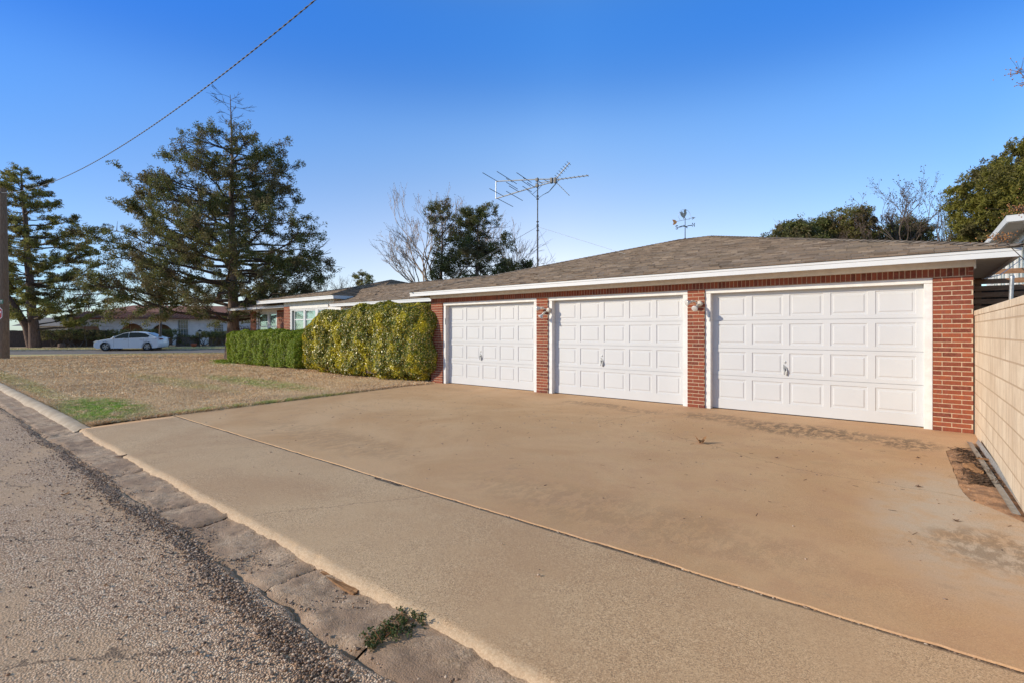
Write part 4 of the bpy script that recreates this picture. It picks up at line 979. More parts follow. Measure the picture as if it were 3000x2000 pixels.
# ================================================================ SHRUBS
def clipped(name, label, boxes, x0, x1, y0, y1, h, mat, density, ln, wdt, rnd, topf=None, sides=1.0, lump=.10, ls=1.3):
    """shrub: leaves on the skin and just inside of a rounded block"""
    t = thing(name, label, 'hedge' if 'hedge' in name else 'shrub', ((x0+x1)/2, (y0+y1)/2, 0))
    cx, cy = (x0+x1)/2, (y0+y1)/2; ax, ay = (x1-x0)/2, (y1-y0)/2; N = int(density*(4*(ax+ay)*h+4*ax*ay))
    # super-ellipsoid sampling
    u = rng.uniform(-1, 1, N*2); v = rng.uniform(-1, 1, N*2); w = rng.uniform(0, 1, N*2); side = rng.choice(6, N*2, p=[.30, .10, .14, .10, .30, .06])
    p = np.stack([u, v, w*2-1], 1)
    p[side == 0, 1] = -1; p[side == 1, 1] = 1; p[side == 2, 0] = 1; p[side == 3, 0] = -1; p[side == 4, 2] = 1; p[side == 5, 2] = -1
    q = p/(np.sum(np.abs(p)**rnd, axis=1)**(1/rnd))[:, None]
    nrm = np.sign(q)*np.abs(q)**(rnd-1); nrm /= np.linalg.norm(nrm, axis=1)[:, None]
    H_ = h if topf is None else topf(q[:, 0])
    lum = np.array([fbm(a*ax, b*ay, c*h/2*ls, ls) for a, b, c in q])
    inset = rng.exponential(.045, len(q))
    pos = np.stack([q[:, 0]*ax, q[:, 1]*ay, (q[:, 2]+1)/2*H_], 1) + nrm*(lump*lum-inset)[:, None]
    pos[:, 2] = np.maximum(pos[:, 2], .03+.05*rng.random(len(q)))
    under = (q[:, 2] < -.9); keep = ~under | (rng.random(len(q)) < .3); pos = pos[keep]; nrm = nrm[keep]
    V, Fc = leafcloud(pos, .02, 1, ln, wdt, 1, norm=nrm+np.array([0, 0, .35]), jitter=.75)
    mesh_np('leaves', V, Fc, mat, t)
    mb = MB(); rows = []
    for k in range(9):
        zz = -1+2*k/8; row = []
        for j in range(24):
            a = 2*math.pi*j/24; pp_ = np.array([math.cos(a), math.sin(a), 0]); pp_ = pp_/max(abs(pp_)); pp_[2] = zz*.98; qq = pp_/(np.sum(np.abs(pp_)**rnd)**(1/rnd))
            hh = h if topf is None else float(topf(np.array([qq[0]]))[0])
            row.append((qq[0]*(ax-.17), qq[1]*(ay-.17), max(.02, (qq[2]+1)/2*(hh-.14))))
        rows.append(row)
    mb.grid(rows, 0, True, True); mb.face(rows[-1]); mb.build('branches', M['bark_grey'], t)
    return t
clipped('clipped_hedge', 'boxy bright green clipped hedge in front of the house windows', None, -24.5, -17.85, 9.4, 10.75, 1.44, M['hedge'], 2100, .050, .030, 9, lump=.15, ls=1.9)
clipped('golden_shrub', 'big rounded shrub with mixed yellow and green leaves beside the garage', None, -17.3, -10.47, 8.98, 10.6, 2.22, M['euonymus'], 2500, .056, .034, 4.8,
        topf=lambda q: 2.25-.32*np.clip(-q-.05, 0, 1)-.25*np.clip(-q-.6, 0, 1)*2+.06*np.sin(q*9), lump=.17, ls=1.7)
# little clump at the foot of the tree, red shrub behind the trunk
t = thing('ivy_clump', 'small green ground ivy at the foot of the big juniper', 'ivy', (-24.9, 9.55, 0))
v, f = leafcloud([(random.gauss(0, .35), random.gauss(0, .15), .05+random.random()*.07) for _ in range(160)], .08, 10, .05, .035, .5); mesh_np('leaves', v, f, M['hedge'], t)
t = thing('red_shrub', 'dull red leaved shrub growing behind the hedge against the house corner', 'shrub', (-28.2, 12.2, 0))
cs = [(random.gauss(0, .55), random.gauss(0, .4), .3+random.random()*1.35) for _ in range(240)]; v, f = leafcloud(cs, .14, 16, .07, .04); mesh_np('leaves', v, f, M['redshrub'], t)
mb = MB(); [mb.tube([(0, 0, 0), (random.gauss(0, .2), random.gauss(0, .2), .7), (random.gauss(0, .5), random.gauss(0, .4), 1.5)], [.03, .02, .006], 5) for _ in range(9)]; mb.build('branches', M['bark_grey'], t)
# ================================================================ TREES
def bent(a, b, sag=0, wob=.06, n=6, seed=0):
    a, b = Vector(a), Vector(b); L = (b-a).length; pts = []
    for i in range(n+1):
        t = i/n; p = a.lerp(b, t)+Vector((0, 0, sag*L*4*t*(1-t)))
        if 0 < i: p += Vector((fbm(t*3, seed, 1, 1), fbm(t*3, seed, 5, 1), fbm(t*3, seed, 9, 1)))*wob*L*(.3+.7*t)
        pts.append(p)
    return pts
def polyat(pts, t):
    k = t*(len(pts)-1); i = min(int(k), len(pts)-2); return pts[i].lerp(pts[i+1], k-i)
def twig_tree(mb, base, dirv, L, r, depth, spread=.5, up=.25, tips=None, seed=[0], n=5, ratio=.72):
    """recursive bare branches"""
    seed[0] += 1; r = max(r, .0095); d = Vector(dirv).normalized(); pts = [Vector(base)]
    for i in range(4):
        d = (d+Vector((random.gauss(0, .12), random.gauss(0, .12), random.gauss(0, .08)+.03))).normalized(); pts.append(pts[-1]+d*L/4)
    mb.tube(pts, [r*(1-.11*i) for i in range(5)], 6 if r > .04 else (4 if r > .012 else 3), cap=False)
    if depth == 0:
        if tips is not None: tips.append(pts[-1]); tips.append(pts[2])
        return
    k = random.choice([2, 3, 3]) if depth > 1 else 3
    for j in range(k):
        a = random.uniform(0, 6.28); s_ = spread*random.uniform(.7, 1.3); o = d.orthogonal().normalized(); o.rotate(Matrix.Rotation(a, 3, d))
        nd = (d+o*s_+Vector((0, 0, up*.4))).normalized(); st = pts[-1] if j == 0 else polyat(pts, random.uniform(.45, .95))
        twig_tree(mb, st, nd, L*ratio*random.uniform(.8, 1.15), r*.58, depth-1, spread, up, tips, seed, n, ratio)
def sprays(pts_list, step, rad, out):
    """foliage centres along the outer part of branches"""
    for pts in pts_list:
        L = sum((b-a).length for a, b in zip(pts[:-1], pts[1:])); n = max(2, int(L/step))
        for i in range(n): out.append(polyat(pts, (i+random.random())/n)+Vector((random.gauss(0, rad), random.gauss(0, rad), random.gauss(0, rad*.6))))
# --- the big juniper by the street end of the house
def juniper(name, label, d, px, base_z, top_px, top_py, prof, nlimb, mat, bark, trunk_r, gaps=None, dense=1.0, leaf=.13, cat='tree', bare_top=0, low=900, seed=3):
    """prof: list of (py, left px, right px) of the crown outline in the photograph, turned into metres at depth d"""
    random.seed(seed); C0 = P(d, (px-1500)/F_*d, base_z); t = thing(name, label, cat, C0)
    sc_ = d/F_; zt = CH+(970-top_py)*sc_-base_z; lean = (top_px-px)*sc_
    def zof(py): return CH+(970-py)*sc_-base_z
    Rv = Vector((RX, RY, 0)); Fv = Vector((FX, FY, 0))
    trunk = [Rv*(lean*k/8)+Vector((0, 0, zt*k/8))+Rv*.08*fbm(k, seed, 0, .7)+Fv*.08*fbm(k, seed+4, 0, .7) for k in range(9)]
    rr = [trunk_r*1.25]+[trunk_r*(1-k/8)**1.15*.95+.012 for k in range(1, 9)]
    mb = MB(); mb.tube([trunk[0]-Vector((0, 0, .2)), trunk[0]+Vector((0, 0, .15))]+trunk[1:], [trunk_r*1.45]+rr, 14)
    tz = [zof(p[0]) for p in prof][::-1]; tl = [(px+(top_px-px)*((970-p[0])/(970-top_py))-p[1])*sc_ for p in prof][::-1]; tr_ = [(p[2]-(px+(top_px-px)*((970-p[0])/(970-top_py))))*sc_ for p in prof][::-1]
    cents = []; br = MB()
    for i in range(nlimb):
        f = (i+.5)/nlimb; z1 = tz[0]+(tz[-1]-tz[0])*f**.9*1.0; az = i*2.39996+random.uniform(-.4, .4)
        ca, sa = math.cos(az), math.sin(az); rad = np.interp(z1, tz, tr_ if ca > 0 else tl); sd = (np.interp(z1, tz, tl)+np.interp(z1, tz, tr_))/2
        Rl = (abs(ca)*max(rad, .2)**1+(1-abs(ca))*sd*.9)*random.uniform(.78, 1.03)
        if abs(ca) > .85: Rl = rad
        if Rl < .25: continue
        z0 = max(2.0, z1-Rl*random.uniform(.02, .38)); tp = polyat(trunk, min(.98, z0/zt)); tip = Rv*(lean*z1/zt)+Rv*ca*Rl+Fv*sa*Rl+Vector((0, 0, z1))
        pts = bent(tp, tip, -.03, .10, 7, i+seed*10); r0 = .02+Rl*.012
        br.tube(pts, [r0*(1-.12*k) for k in range(8)], 6, cap=False)
        subs = []
        for j in range(int(5+Rl*2.6)):
            tt = random.uniform(.22, 1)**.8; p0 = polyat(pts, tt); dd = (pts[-1]-pts[0]).normalized(); o = dd.cross(Vector((0, 0, 1))).normalized()*random.choice([-1, 1])
            nd = (dd*random.uniform(.3, 1)+o*random.uniform(.2, 1)+Vector((0, 0, random.uniform(-.75, .95)))).normalized(); LL = (Rl*.30*(1.15-tt)+.45)*random.uniform(.6, 1.35)
            sp = bent(p0, p0+nd*LL, 0, .12, 3, j+i*31); br.tube(sp, [.016, .012, .009, .005], 4, cap=False); subs.append((sp, tt))
        for sp, tt in subs:
            if fbm(sp[-1].x, sp[-1].y, sp[-1].z*.7+seed, .5) < -.22: continue
            for k in range(max(2, int((sp[-1]-sp[0]).length/.16*dense))):
                cents.append(polyat(sp, random.uniform(.25, 1))+Vector((random.gauss(0, .09), random.gauss(0, .09), random.gauss(0, .07))))
    if bare_top:
        for k in range(bare_top):
            f = k/bare_top; p = polyat(trunk, .86+.138*f); a = k*2.4; L = 1.25*(1-f*.4)*(1.25 if k > bare_top*.6 else .6)
            twig_tree(br, p, (math.cos(a), math.sin(a), .15), L*.55, .012, 2, .5, .05)
    mb.build('trunk', bark, t); br.build('branches', M['bark_limb'], t)
    cn = np.array([tuple(c) for c in cents])
    V1, F1 = leafcloud(cn, .17, 21, leaf*.85, leaf*.30)
    mesh_np('crown', V1, F1, mat, t)
    return t, cn
prof = [(392, 672, 700), (398, 625, 790), (412, 585, 805), (430, 545, 830), (480, 535, 850), (520, 430, 868), (560, 410, 850), (600, 418, 835), (640, 385, 900), (690, 362, 975), (730, 335, 995), (790, 315, 960), (850, 296, 945), (885, 292, 900), (905, 320, 850)]
juniper('juniper_tree', 'tall dark spreading juniper with a bare dead top at the left end of the house', 27.0, 684, -.02, 676, 278, prof, 98, M['juniper'], M['bark'], .33, dense=1.45, bare_top=16)
# --- pines across the street (left)
def pine(name, label, d, px, base_z, top_px, top_py, prof, nlimb, mat, bark, trunk_r, fork=None, seed=5, tuft=.20, per=14, group=None, flat=.12, tuftn=1.0, needle=.20):
    random.seed(seed); C0 = P(d, (px-1500)/F_*d, base_z); t = thing(name, label, 'tree', C0, 0, group); sc_ = d/F_; zt = CH+(970-top_py)*sc_-base_z; lean = (top_px-px)*sc_
    Rv = Vector((RX, RY, 0)); Fv = Vector((FX, FY, 0)); zof = lambda py: CH+(970-py)*sc_-base_z
    trunk = [Rv*(lean*k/8)+Vector((0, 0, zt*k/8))+Rv*.25*fbm(k, seed, 0, .6)+Fv*.2*fbm(k, seed+4, 0, .6) for k in range(9)]
    mb = MB(); mb.tube([trunk[0]-Vector((0, 0, .2))]+trunk[1:], [trunk_r*1.2]+[trunk_r*(1-k/8)**.8+.025 for k in range(1, 9)], 10)
    if fork: 
        a, b = fork; mb.tube(bent(a, b, 0, .06, 6, 3), [trunk_r*.9*(1-.1*k) for k in range(7)], 8)
    tz = [zof(p[0]) for p in prof][::-1]; tl = [(top_px+(px-top_px)*((p[0]-top_py)/(970-top_py))-p[1])*sc_ for p in prof][::-1]; tr_ = [(p[2]-(top_px+(px-top_px)*((p[0]-top_py)/(970-top_py))))*sc_ for p in prof][::-1]
    br = MB(); cents = []
    for i in range(nlimb):
        f = (i+.5)/nlimb; z1 = tz[0]+(tz[-1]-tz[0])*f; az = i*2.39996+random.uniform(-.4, .4); ca, sa = math.cos(az), math.sin(az)
        rad = np.interp(z1, tz, tr_ if ca > 0 else tl); sd = min(np.interp(z1, tz, tl), np.interp(z1, tz, tr_)); Rl = (abs(ca)*max(rad, .2)+(1-abs(ca))*sd)*random.uniform(.8, 1.03)
        if Rl < .25: continue
        z0 = max(1.5, z1-Rl*random.uniform(-.12, .32)); tp = polyat(trunk, min(.98, z0/zt)); tip = Rv*(lean*z1/zt)+Rv*ca*Rl+Fv*sa*Rl+Vector((0, 0, z1+Rl*flat))
        pts = bent(tp, tip, -.05, .07, 7, i+seed*10); br.tube(pts, [(.03+Rl*.013)*(1-.12*k) for k in range(8)], 5, cap=False)
        for j in range(int(6+Rl*4.2*tuftn)):
            tt = random.uniform(.28, 1)**.75; p0 = polyat(pts, tt); dd = (pts[-1]-pts[0]).normalized(); o = dd.cross(Vector((0, 0, 1))).normalized()*random.choice([-1, 1])
            nd = (dd*random.uniform(.3, 1)+o*random.uniform(.2, 1)+Vector((0, 0, random.uniform(-.3, .75)))).normalized(); LL = (Rl*.22*(1.2-tt)+.42)*random.uniform(.6, 1.4); sp = [p0, p0+nd*LL*.5, p0+nd*LL]
            br.tube(sp, [.014, .01, .006], 3, cap=False)
            if fbm(p0.x, p0.y, p0.z+seed, .5) < -.45: continue
            for k in range(max(2, int(LL/.15))): cents.append(polyat(sp, random.uniform(.2, 1))+Vector((random.gauss(0, .10), random.gauss(0, .10), random.gauss(0, .05)+.04)))
    mb.build('trunk', bark, t); br.build('branches', M['bark_limb'], t)
    V1, F1 = leafcloud(np.array([tuple(c) for c in cents]), tuft, per, needle, .05, .7); mesh_np('crown', V1, F1, mat, t); return t
pl = [(497, 40, 68), (520, 18, 90), (541, 2, 158), (560, 0, 125), (590, 0, 150), (615, 0, 182), (635, 0, 170), (652, 0, 228), (672, 0, 285), (700, 0, 288), (725, 0, 215), (750, 0, 268), (760, 0, 322), (790, 0, 270), (825, 0, 262), (850, 0, 310), (885, 0, 275), (925, 10, 330), (945, 30, 300)]
pine('pine_tree', 'tall double trunked pine with long level branches across the street', 42.5, 100, .03, 62, 490, pl, 84, M['pine'], M['bark_pine'], .36,
     fork=((-.5, -.1, 0), (-2.6, -2.6, 9.5)), seed=5)
pine('pine_tree', 'second pine half hidden behind the utility pole at the left edge', 46, -60, .03, -70, 560, [(570, -90, -50), (640, -140, -10), (720, -160, 20), (800, -190, 40), (900, -190, 60), (940, -160, 50)], 26, M['pine'], M['bark_pine'], .35, seed=9)
# --- trees behind the roof, middle
random.seed(21)
t, cn = juniper('evergreen_tree', 'dense dark green juniper behind the roof left of the antenna', 30, 1392, -.05, 1400, 612, [(615, 1393, 1425), (625, 1350, 1448), (650, 1345, 1450), (675, 1340, 1465), (700, 1325, 1490), (735, 1315, 1500), (770, 1290, 1480), (800, 1268, 1520), (840, 1255, 1550)], 46, M['juniper'], M['bark'], .26, dense=1.7, leaf=.14, seed=4)
t, cn = juniper('evergreen_tree', 'slender brownish juniper rising beside the pale bare tree', 31, 1290, -.05, 1296, 590, [(595, 1280, 1312), (625, 1268, 1316), (650, 1266, 1348), (680, 1262, 1352), (720, 1270, 1330), (760, 1280, 1320), (810, 1262, 1320)], 30, M['juniper'], M['bark'], .18, dense=1.3, leaf=.14, seed=6)
t, cn = juniper('evergreen_tree', 'low dark evergreen just above the roof line below the antenna', 29, 1525, -.05, 1530, 762, [(765, 1475, 1530), (790, 1450, 1568), (830, 1420, 1575)], 22, M['juniper'], M['bark'], .12, dense=1.8, leaf=.14, seed=8)
def bare(name, label, d, px, base_z, starts, L, r, depth, bark, tips_r=0, spread=.42, seed=1, ratio=.72, tipmat=None, cat='tree', per=2):
    random.seed(seed); C0 = P(d, (px-1500)/F_*d, base_z); t = thing(name, label, cat, C0); mb = MB(); tips = []
    th = starts['trunk']; Rv = Vector((RX, RY, 0)); Fv = Vector((FX, FY, 0)); top = Rv*starts.get('lean', 0)+Vector((0, 0, th)); tk = bent((0, 0, 0), top, 0, .03, 5, seed)
    m2 = MB(); m2.tube(tk, [r*1.2]+[r*(1-.07*k) for k in range(1, 6)], 10); m2.build('trunk', bark, t)
    for (rx, fx, uz, LL) in starts['limbs']:
        twig_tree(mb, polyat(tk, random.uniform(.75, 1)), Rv*rx+Fv*fx+Vector((0, 0, uz)), LL, r*.55, depth, spread, .25, tips, ratio=ratio)
    mb.build('branches', bark, t)
    if tips_r: 
        tp = [tuple(q+Vector((random.gauss(0, .05), random.gauss(0, .05), random.gauss(0, .05)))) for q in tips if random.random() < .8]; v, f = leafcloud(tp, .05, per, tips_r, tips_r*.7); mesh_np('dead_leaves', v, f, tipmat or M['drydark'], t)
    return t
bare('bare_tree', 'pale barked leafless tree with upright limbs left of the dark junipers', 32, 1285, -.05, dict(trunk=3.2, lean=-.2, limbs=[(-.5, .1, 1, 2.2), (-.25, -.2, 1, 3.0), (.08, .2, 1, 3.6), (.35, 0, 1, 3.1), (-.45, .4, .8, 1.9), (-.1, .3, 1, 3.2)]), 2, .14, 5, M['bark_pale'], .05, .38, seed=12, ratio=.70)
bare('bare_tree', 'pale leafless tree right of the dense juniper behind the roof', 33, 1470, -.05, dict(trunk=2.4, lean=.1, limbs=[(.5, .1, 1, 2.2), (.2, -.2, 1, 2.3), (.8, .2, .9, 2.0), (.4, .4, 1, 2.2)]), 2, .12, 5, M['bark_pale'], 0, .36, seed=14, ratio=.70)
# --- right: evergreens, bare tree, big pine
def puffs(name, label, d, px, py_top, prof, mat, n, seed, rad=.45, leaf=.17, per=60, trunk_px=None, base_z=-.1, cat='tree'):
    """bushy evergreen built from many clumps filling its outline, with limbs reaching them"""
    random.seed(seed); C0 = P(d, (px-1500)/F_*d, base_z); t = thing(name, label, cat, C0); sc_ = d/F_; Rv = Vector((RX, RY, 0)); Fv = Vector((FX, FY, 0)); cents = []; br = MB()
    zt = CH+(970-py_top)*sc_-base_z; trunk = bent((0, 0, 0), (0, 0, zt*.93), 0, .03, 8, seed); m2 = MB(); m2.tube(trunk, [.30*(1-.11*k) for k in range(9)], 10); m2.build('trunk', M['bark_pine'], t)
    ys = [p[0] for p in prof]
    for i in range(n):
        py = ys[0]+(ys[-1]-ys[0])*random.random()**.85; l = np.interp(py, ys, [p[1] for p in prof]); r = np.interp(py, ys, [p[2] for p in prof])
        u = random.uniform(-1, 1); m_ = (l+r)/2; hw = (r-l)/2; x = (m_+u*hw-px)*sc_; dep = hw*sc_*math.sqrt(max(0, 1-u*u))*random.uniform(-1, 1)*.9; z = CH+(970-py)*sc_-base_z
        c = Rv*x+Fv*dep+Vector((0, 0, z-.2)); rr = rad*random.uniform(.6, 1.25)*(1 if abs(u) < .8 else .7)
        z0 = max(.5, min(zt*.9, z-.5-abs(x)*.3)); br.tube(bent(polyat(trunk, z0/zt), c, -.02, .08, 4, i), [.05, .04, .03, .02, .01], 4, cap=False)
        for k in range(7):
            a = Vector((random.gauss(0, 1), random.gauss(0, 1), random.gauss(0, .7))).normalized()*rr*random.uniform(.5, 1); cents.append((c+a, rr*.42))
    br.build('branches', M['bark_grey'], t)
    v, f = leafcloud([tuple(c[0]) for c in cents], [c[1] for c in cents], max(6, per//6), leaf, leaf*.3); mesh_np('crown', v, f, mat, t); return t
puffs('pine_tree', 'large bushy yellow green pine at the right edge beyond the garage roof', 30, 3060, 395, [(398, 3020, 3110), (425, 2985, 3150), (455, 2945, 3180), (480, 2892, 3190), (515, 2868, 3200), (545, 2805, 3200), (570, 2812, 3200), (600, 2830, 3200), (640, 2822, 3200), (680, 2842, 3200), (720, 2850, 3200), (760, 2840, 3200)], M['pine_bright'], 620, 31, .66, .21, 190)
puffs('evergreen_tree', 'round topped evergreen peeking over the middle of the garage roof', 36, 2465, 600, [(604, 2470, 2515), (620, 2440, 2548), (650, 2436, 2558), (680, 2440, 2556), (705, 2450, 2550), (740, 2440, 2550)], M['pine'], 140, 33, .5, .2, 110)
puffs('evergreen_tree', 'low dark evergreen at the left end of the row over the garage roof', 36, 2330, 640, [(645, 2315, 2350), (660, 2285, 2372), (680, 2250, 2390), (700, 2236, 2420), (740, 2235, 2440)], M['juniper'], 160, 34, .5, .2, 110)
puffs('evergreen_tree', 'small dark evergreen mound between the low evergreen and the round topped one', 37, 2408, 634, [(636, 2395, 2420), (660, 2375, 2440), (690, 2370, 2450), (740, 2370, 2450)], M['juniper'], 90, 35, .5, .2, 110)
puffs('evergreen_tree', 'dark evergreen behind the leafless tree on the right', 38, 2660, 636, [(638, 2640, 2680), (655, 2600, 2710), (680, 2560, 2730), (700, 2540, 2735), (740, 2530, 2740)], M['juniper'], 180, 36, .5, .2, 110)
puffs('evergreen_tree', 'low evergreen shrub top right beside the big pine', 34, 2820, 685, [(688, 2800, 2850), (700, 2785, 2870), (740, 2780, 2880)], M['pine'], 52, 37, .4, .2, 110)
bare('bare_tree', 'leafless grey tree with clinging seed pods over the right of the garage roof', 35, 2635, -.1, dict(trunk=5.6, lean=.1, limbs=[(-.7, .1, .8, 2.9), (-.2, -.2, 1, 3.0), (.4, .2, .9, 2.9), (.6, 0, .7, 2.3), (-.5, .3, .8, 2.4), (.1, .4, 1, 2.4), (-1, .1, .45, 2.4), (.9, -.2, .5, 2.3), (-.4, .3, 1, 2.6)]), 2, .14, 5, M['bark_grey'], .09, .45, seed=41, ratio=.70)
bare('bare_tree', 'leafless grey tree leaning right between the podded tree and the big pine', 35, 2745, -.1, dict(trunk=5.0, lean=.2, limbs=[(.2, .1, 1, 2.8), (.6, -.2, .9, 2.9), (.9, .2, .7, 2.4), (-.1, .2, 1, 2.6), (-.6, .1, .8, 2.5), (.35, .2, 1, 2.9)]), 2, .14, 5, M['bark_grey'], .05, .40, seed=43, ratio=.70)
bare('bare_tree', 'low twiggy leafless tree among the evergreens over the middle of the roof', 34, 2500, -.1, dict(trunk=4.4, lean=.2, limbs=[(.5, .1, 1, 2.0), (.8, -.2, .7, 2.0), (-.5, .2, .8, 2.0), (-.9, 0, .5, 1.9)]), 2, .15, 4, M['bark_grey'], .04, .5, seed=44, ratio=.70)
# --- distant bare trees behind the big juniper and beyond the street
for k, (d, px, trunk_h, L, lb, sd) in enumerate(((46, 985, 2.2, 1.9, 'leafless tree behind the right side of the big juniper', 51), (52, 1075, 2.0, 1.6, 'low leafless tree behind the house roof, left of the vent', 52), (50, 905, 2.2, 2.1, 'leafless tree seen through the right side of the big juniper', 53),
        (58, 235, 2.5, 2.2, 'reddish leafless tree in the gap between the pine and the big juniper', 54), (60, 520, 2.5, 2.2, 'leafless tree seen through the left side of the big juniper', 55), (40, 470, 3.6, 2.0, 'leafless tree with hanging pods at the left shoulder of the big juniper', 56))):
    bare('bare_tree', lb, d, px, .1, dict(trunk=trunk_h, lean=0, limbs=[(-.8, .1, .7, L), (-.3, -.3, 1, L), (.3, .3, 1, L), (.8, 0, .7, L), (0, .3, 1, L)]), 2, .12, 4, M['bark_grey'], .05 if k != 5 else .10, .48, seed=sd, ratio=.72)
pine('pine_tree', 'tiny distant pine showing above the house roof', 55, 1058, .1, 1060, 800, [(803, 1050, 1070), (815, 1040, 1085), (830, 1045, 1090), (850, 1050, 1080)], 12, M['pine'], M['bark_pine'], .12, seed=61)
# --- crape myrtle leaning over the block wall
random.seed(77); cm = thing('crape_myrtle', 'crape myrtle with brown dried seed heads reaching in from the right edge', 'shrub', (1.45, 7.6, 0)); mb = MB(); sd_ = []
C = Vector((1.45, 7.6, 0))
for px_, py_, d_, nn, sp in ((2935, 700, 4.7, 95, .075), (2900, 700, 4.7, 0, 0), (2992, 618, 4.8, 110, .09), (2990, 212, 5.2, 50, .10), (3010, 245, 5.2, 30, .06), (3060, 560, 5, 60, .1), (3080, 300, 5, 60, .1)):
    e = at(px_, py_, d_)-C
    if nn == 0: continue
    b0 = Vector((random.gauss(0, .06), random.gauss(0, .06), 0)); mid = Vector((.1, -.1, e.z*.62)); mb.tube([b0, mid*.5, mid, mid.lerp(e, .6)+Vector((0, 0, -.05)), e], [.02, .016, .011, .006, .003], 6)
    for _ in range(nn):
        q = e+Vector((RX, RY, 0))*random.gauss(-.02, sp*.9)+Vector((FX, FY, 0))*random.gauss(0, sp*.6)+Vector((0, 0, random.gauss(.01, sp*.38))); sd_.append(q)
        if random.random() < .5: mb.tube([e.lerp(q, .1), q], [.0016, .001], 3, cap=False)
mb.build('branches', M['bark_grey'], cm)
n_ = len(sd_); r_ = rng.uniform(.004, .0075, n_); V = (IV[None]*r_[:, None, None]*rng.uniform(.7, 1.25, (n_, len(IV), 1))+np.array([tuple(q) for q in sd_])[:, None]).reshape(-1, 3); Fc = (IF[None]+(np.arange(n_)*len(IV))[:, None, None]).reshape(-1, 3)
mesh_np('seed_heads', V, Fc, M['dry'], cm, smooth=False)['kind'] = 'stuff'
# ================================================================ POLE, WIRE, SIGNS
PD = 26.2; pb = P(PD, (11-1500)/F_*PD, 0); up_ = thing('utility_pole', 'weathered brown wooden utility pole at the left edge of the picture', 'utility pole', pb)
mb = MB(); mb.tube([(0, 0, -.3), (-.02, 0, 2.5), (-.06, -.01, 5.5), (-.13, -.02, 8.98)], [.235, .215, .185, .15], 18); mb.build('shaft', M['pole'], up_)
mb = MB(); mb.lathe([(.01, -.05), (.03, -.04), (.03, .04), (.01, .05)], (-.02, -.16, 8.72), n=8); mb.build('insulator', M['steel'], up_)
W0 = P(26.1, (3-1500)/F_*26.1, CH+(970-566)/F_*26.1); px_l = [(3, 566), (72, 556), (153, 535), (239, 496.5), (335, 444), (430, 379), (526, 311), (622, 243), (677, 200), (925, 0)]
We = P(9.0, (925-1500)/F_*9.0, 0); cab = []
for X, Y in px_l:       # a straight span on the ground, sagging between its ends
    k_ = (X-1500)/F_; a = Vector((FX+k_*RX, FY+k_*RY)); n2 = Vector((-(We.y-W0.y), We.x-W0.x)); t_ = (W0.x*n2.x+W0.y*n2.y)/(a.x*n2.x+a.y*n2.y); cab.append(Vector((a.x*t_, a.y*t_, CH+(970-Y)/F_*t_)))
# smooth by a fitted parabola in run length
s_ = np.array([math.hypot(c.x-cab[0].x, c.y-cab[0].y) for c in cab]); cz = np.polyfit(s_, [c.z for c in cab], 2); dirw = Vector((cab[-1].x-cab[0].x, cab[-1].y-cab[0].y, 0)).normalized()
wt = thing('power_line', 'twisted black service cable sagging from the utility pole over the road', 'power line', cab[0]); sm = np.arange(0, s_[-1]+9, .05); side = Vector((-dirw.y, dirw.x, 0))
ctr = [Vector((0, 0, 0))+dirw*s+Vector((0, 0, np.polyval(cz, s)-cab[0].z)) for s in sm]
for k in range(2):
    mb = MB(); mb.tube([c+(side*math.cos(s*17+k*math.pi)+Vector((0, 0, 1))*math.sin(s*17+k*math.pi))*.008 for c, s in zip(ctr, sm)], .0075, 5); mb.build('strand', M['black'], wt)
mb = MB(); mb.tube(ctr[::4], .006, 5); mb.build('messenger_wire', M['mast'], wt)
# stop sign with a street name plate
sg = P(23.0, (-16-1500)/F_*23.0, 0); st_ = thing('stop_sign', 'red stop sign under a green street name plate, cut by the left edge', 'sign', sg)
mb = MB(); mb.tube([(0, 0, -.2), (0, 0, 2.9)], .03, 8); mb.build('post', M['steel'], st_)
Rv = Vector((RX, RY, 0)); Fv = Vector((FX, FY, 0))
def octa(mb, r, off, c, m=0):
    pts = [Rv*(r*math.cos(R(22.5+45*k)))+Vector((0, 0, c+r*math.sin(R(22.5+45*k))))-Fv*off for k in range(8)]; mb.face(pts, m); return pts
# the plate is turned a little on its post so its corner reads high
mb = MB(); pa_ = octa(mb, .44, .05, 2.26); pb_ = octa(mb, .44, .045, 2.26); [mb.face([pa_[k], pa_[(k+1) % 8], pb_[(k+1) % 8], pb_[k]]) for k in range(8)]; mb.build('border', M['signwhite'], st_)
mb = MB(); octa(mb, .415, .053, 2.26); mb.build('face', M['red'], st_)
def textobj(txt, size, mat, parent, loc, rot, name):
    cu = bpy.data.curves.new(name, 'FONT'); cu.body = txt; cu.size = size; cu.extrude = .001; cu.align_x = 'CENTER'; cu.align_y = 'CENTER'; o = bpy.data.objects.new(name, cu)
    dg = bpy.context.evaluated_depsgraph_get(); COL.objects.link(o); dg.update(); me = bpy.data.meshes.new_from_object(o.evaluated_get(dg)); COL.objects.unlink(o); bpy.data.objects.remove(o)
    me.materials.clear(); me.materials.append(mat); m_ = link(bpy.data.objects.new(name, me), parent); m_.location = loc; m_.rotation_euler = rot; return m_
yaw = math.atan2(RY, RX)
textobj('STOP', .30, M['signwhite'], st_, Vector((0, 0, 2.26))-Fv*.056, (R(90), 0, yaw), 'lettering')
mb = MB(); c_ = Vector((0, 0, 2.80))
mb.face([c_-Rv*.43-Fv*.03+Vector((0, 0, -.095)), c_+Rv*.43-Fv*.03+Vector((0, 0, -.095)), c_+Rv*.43-Fv*.03+Vector((0, 0, .095)), c_-Rv*.43-Fv*.03+Vector((0, 0, .095))])
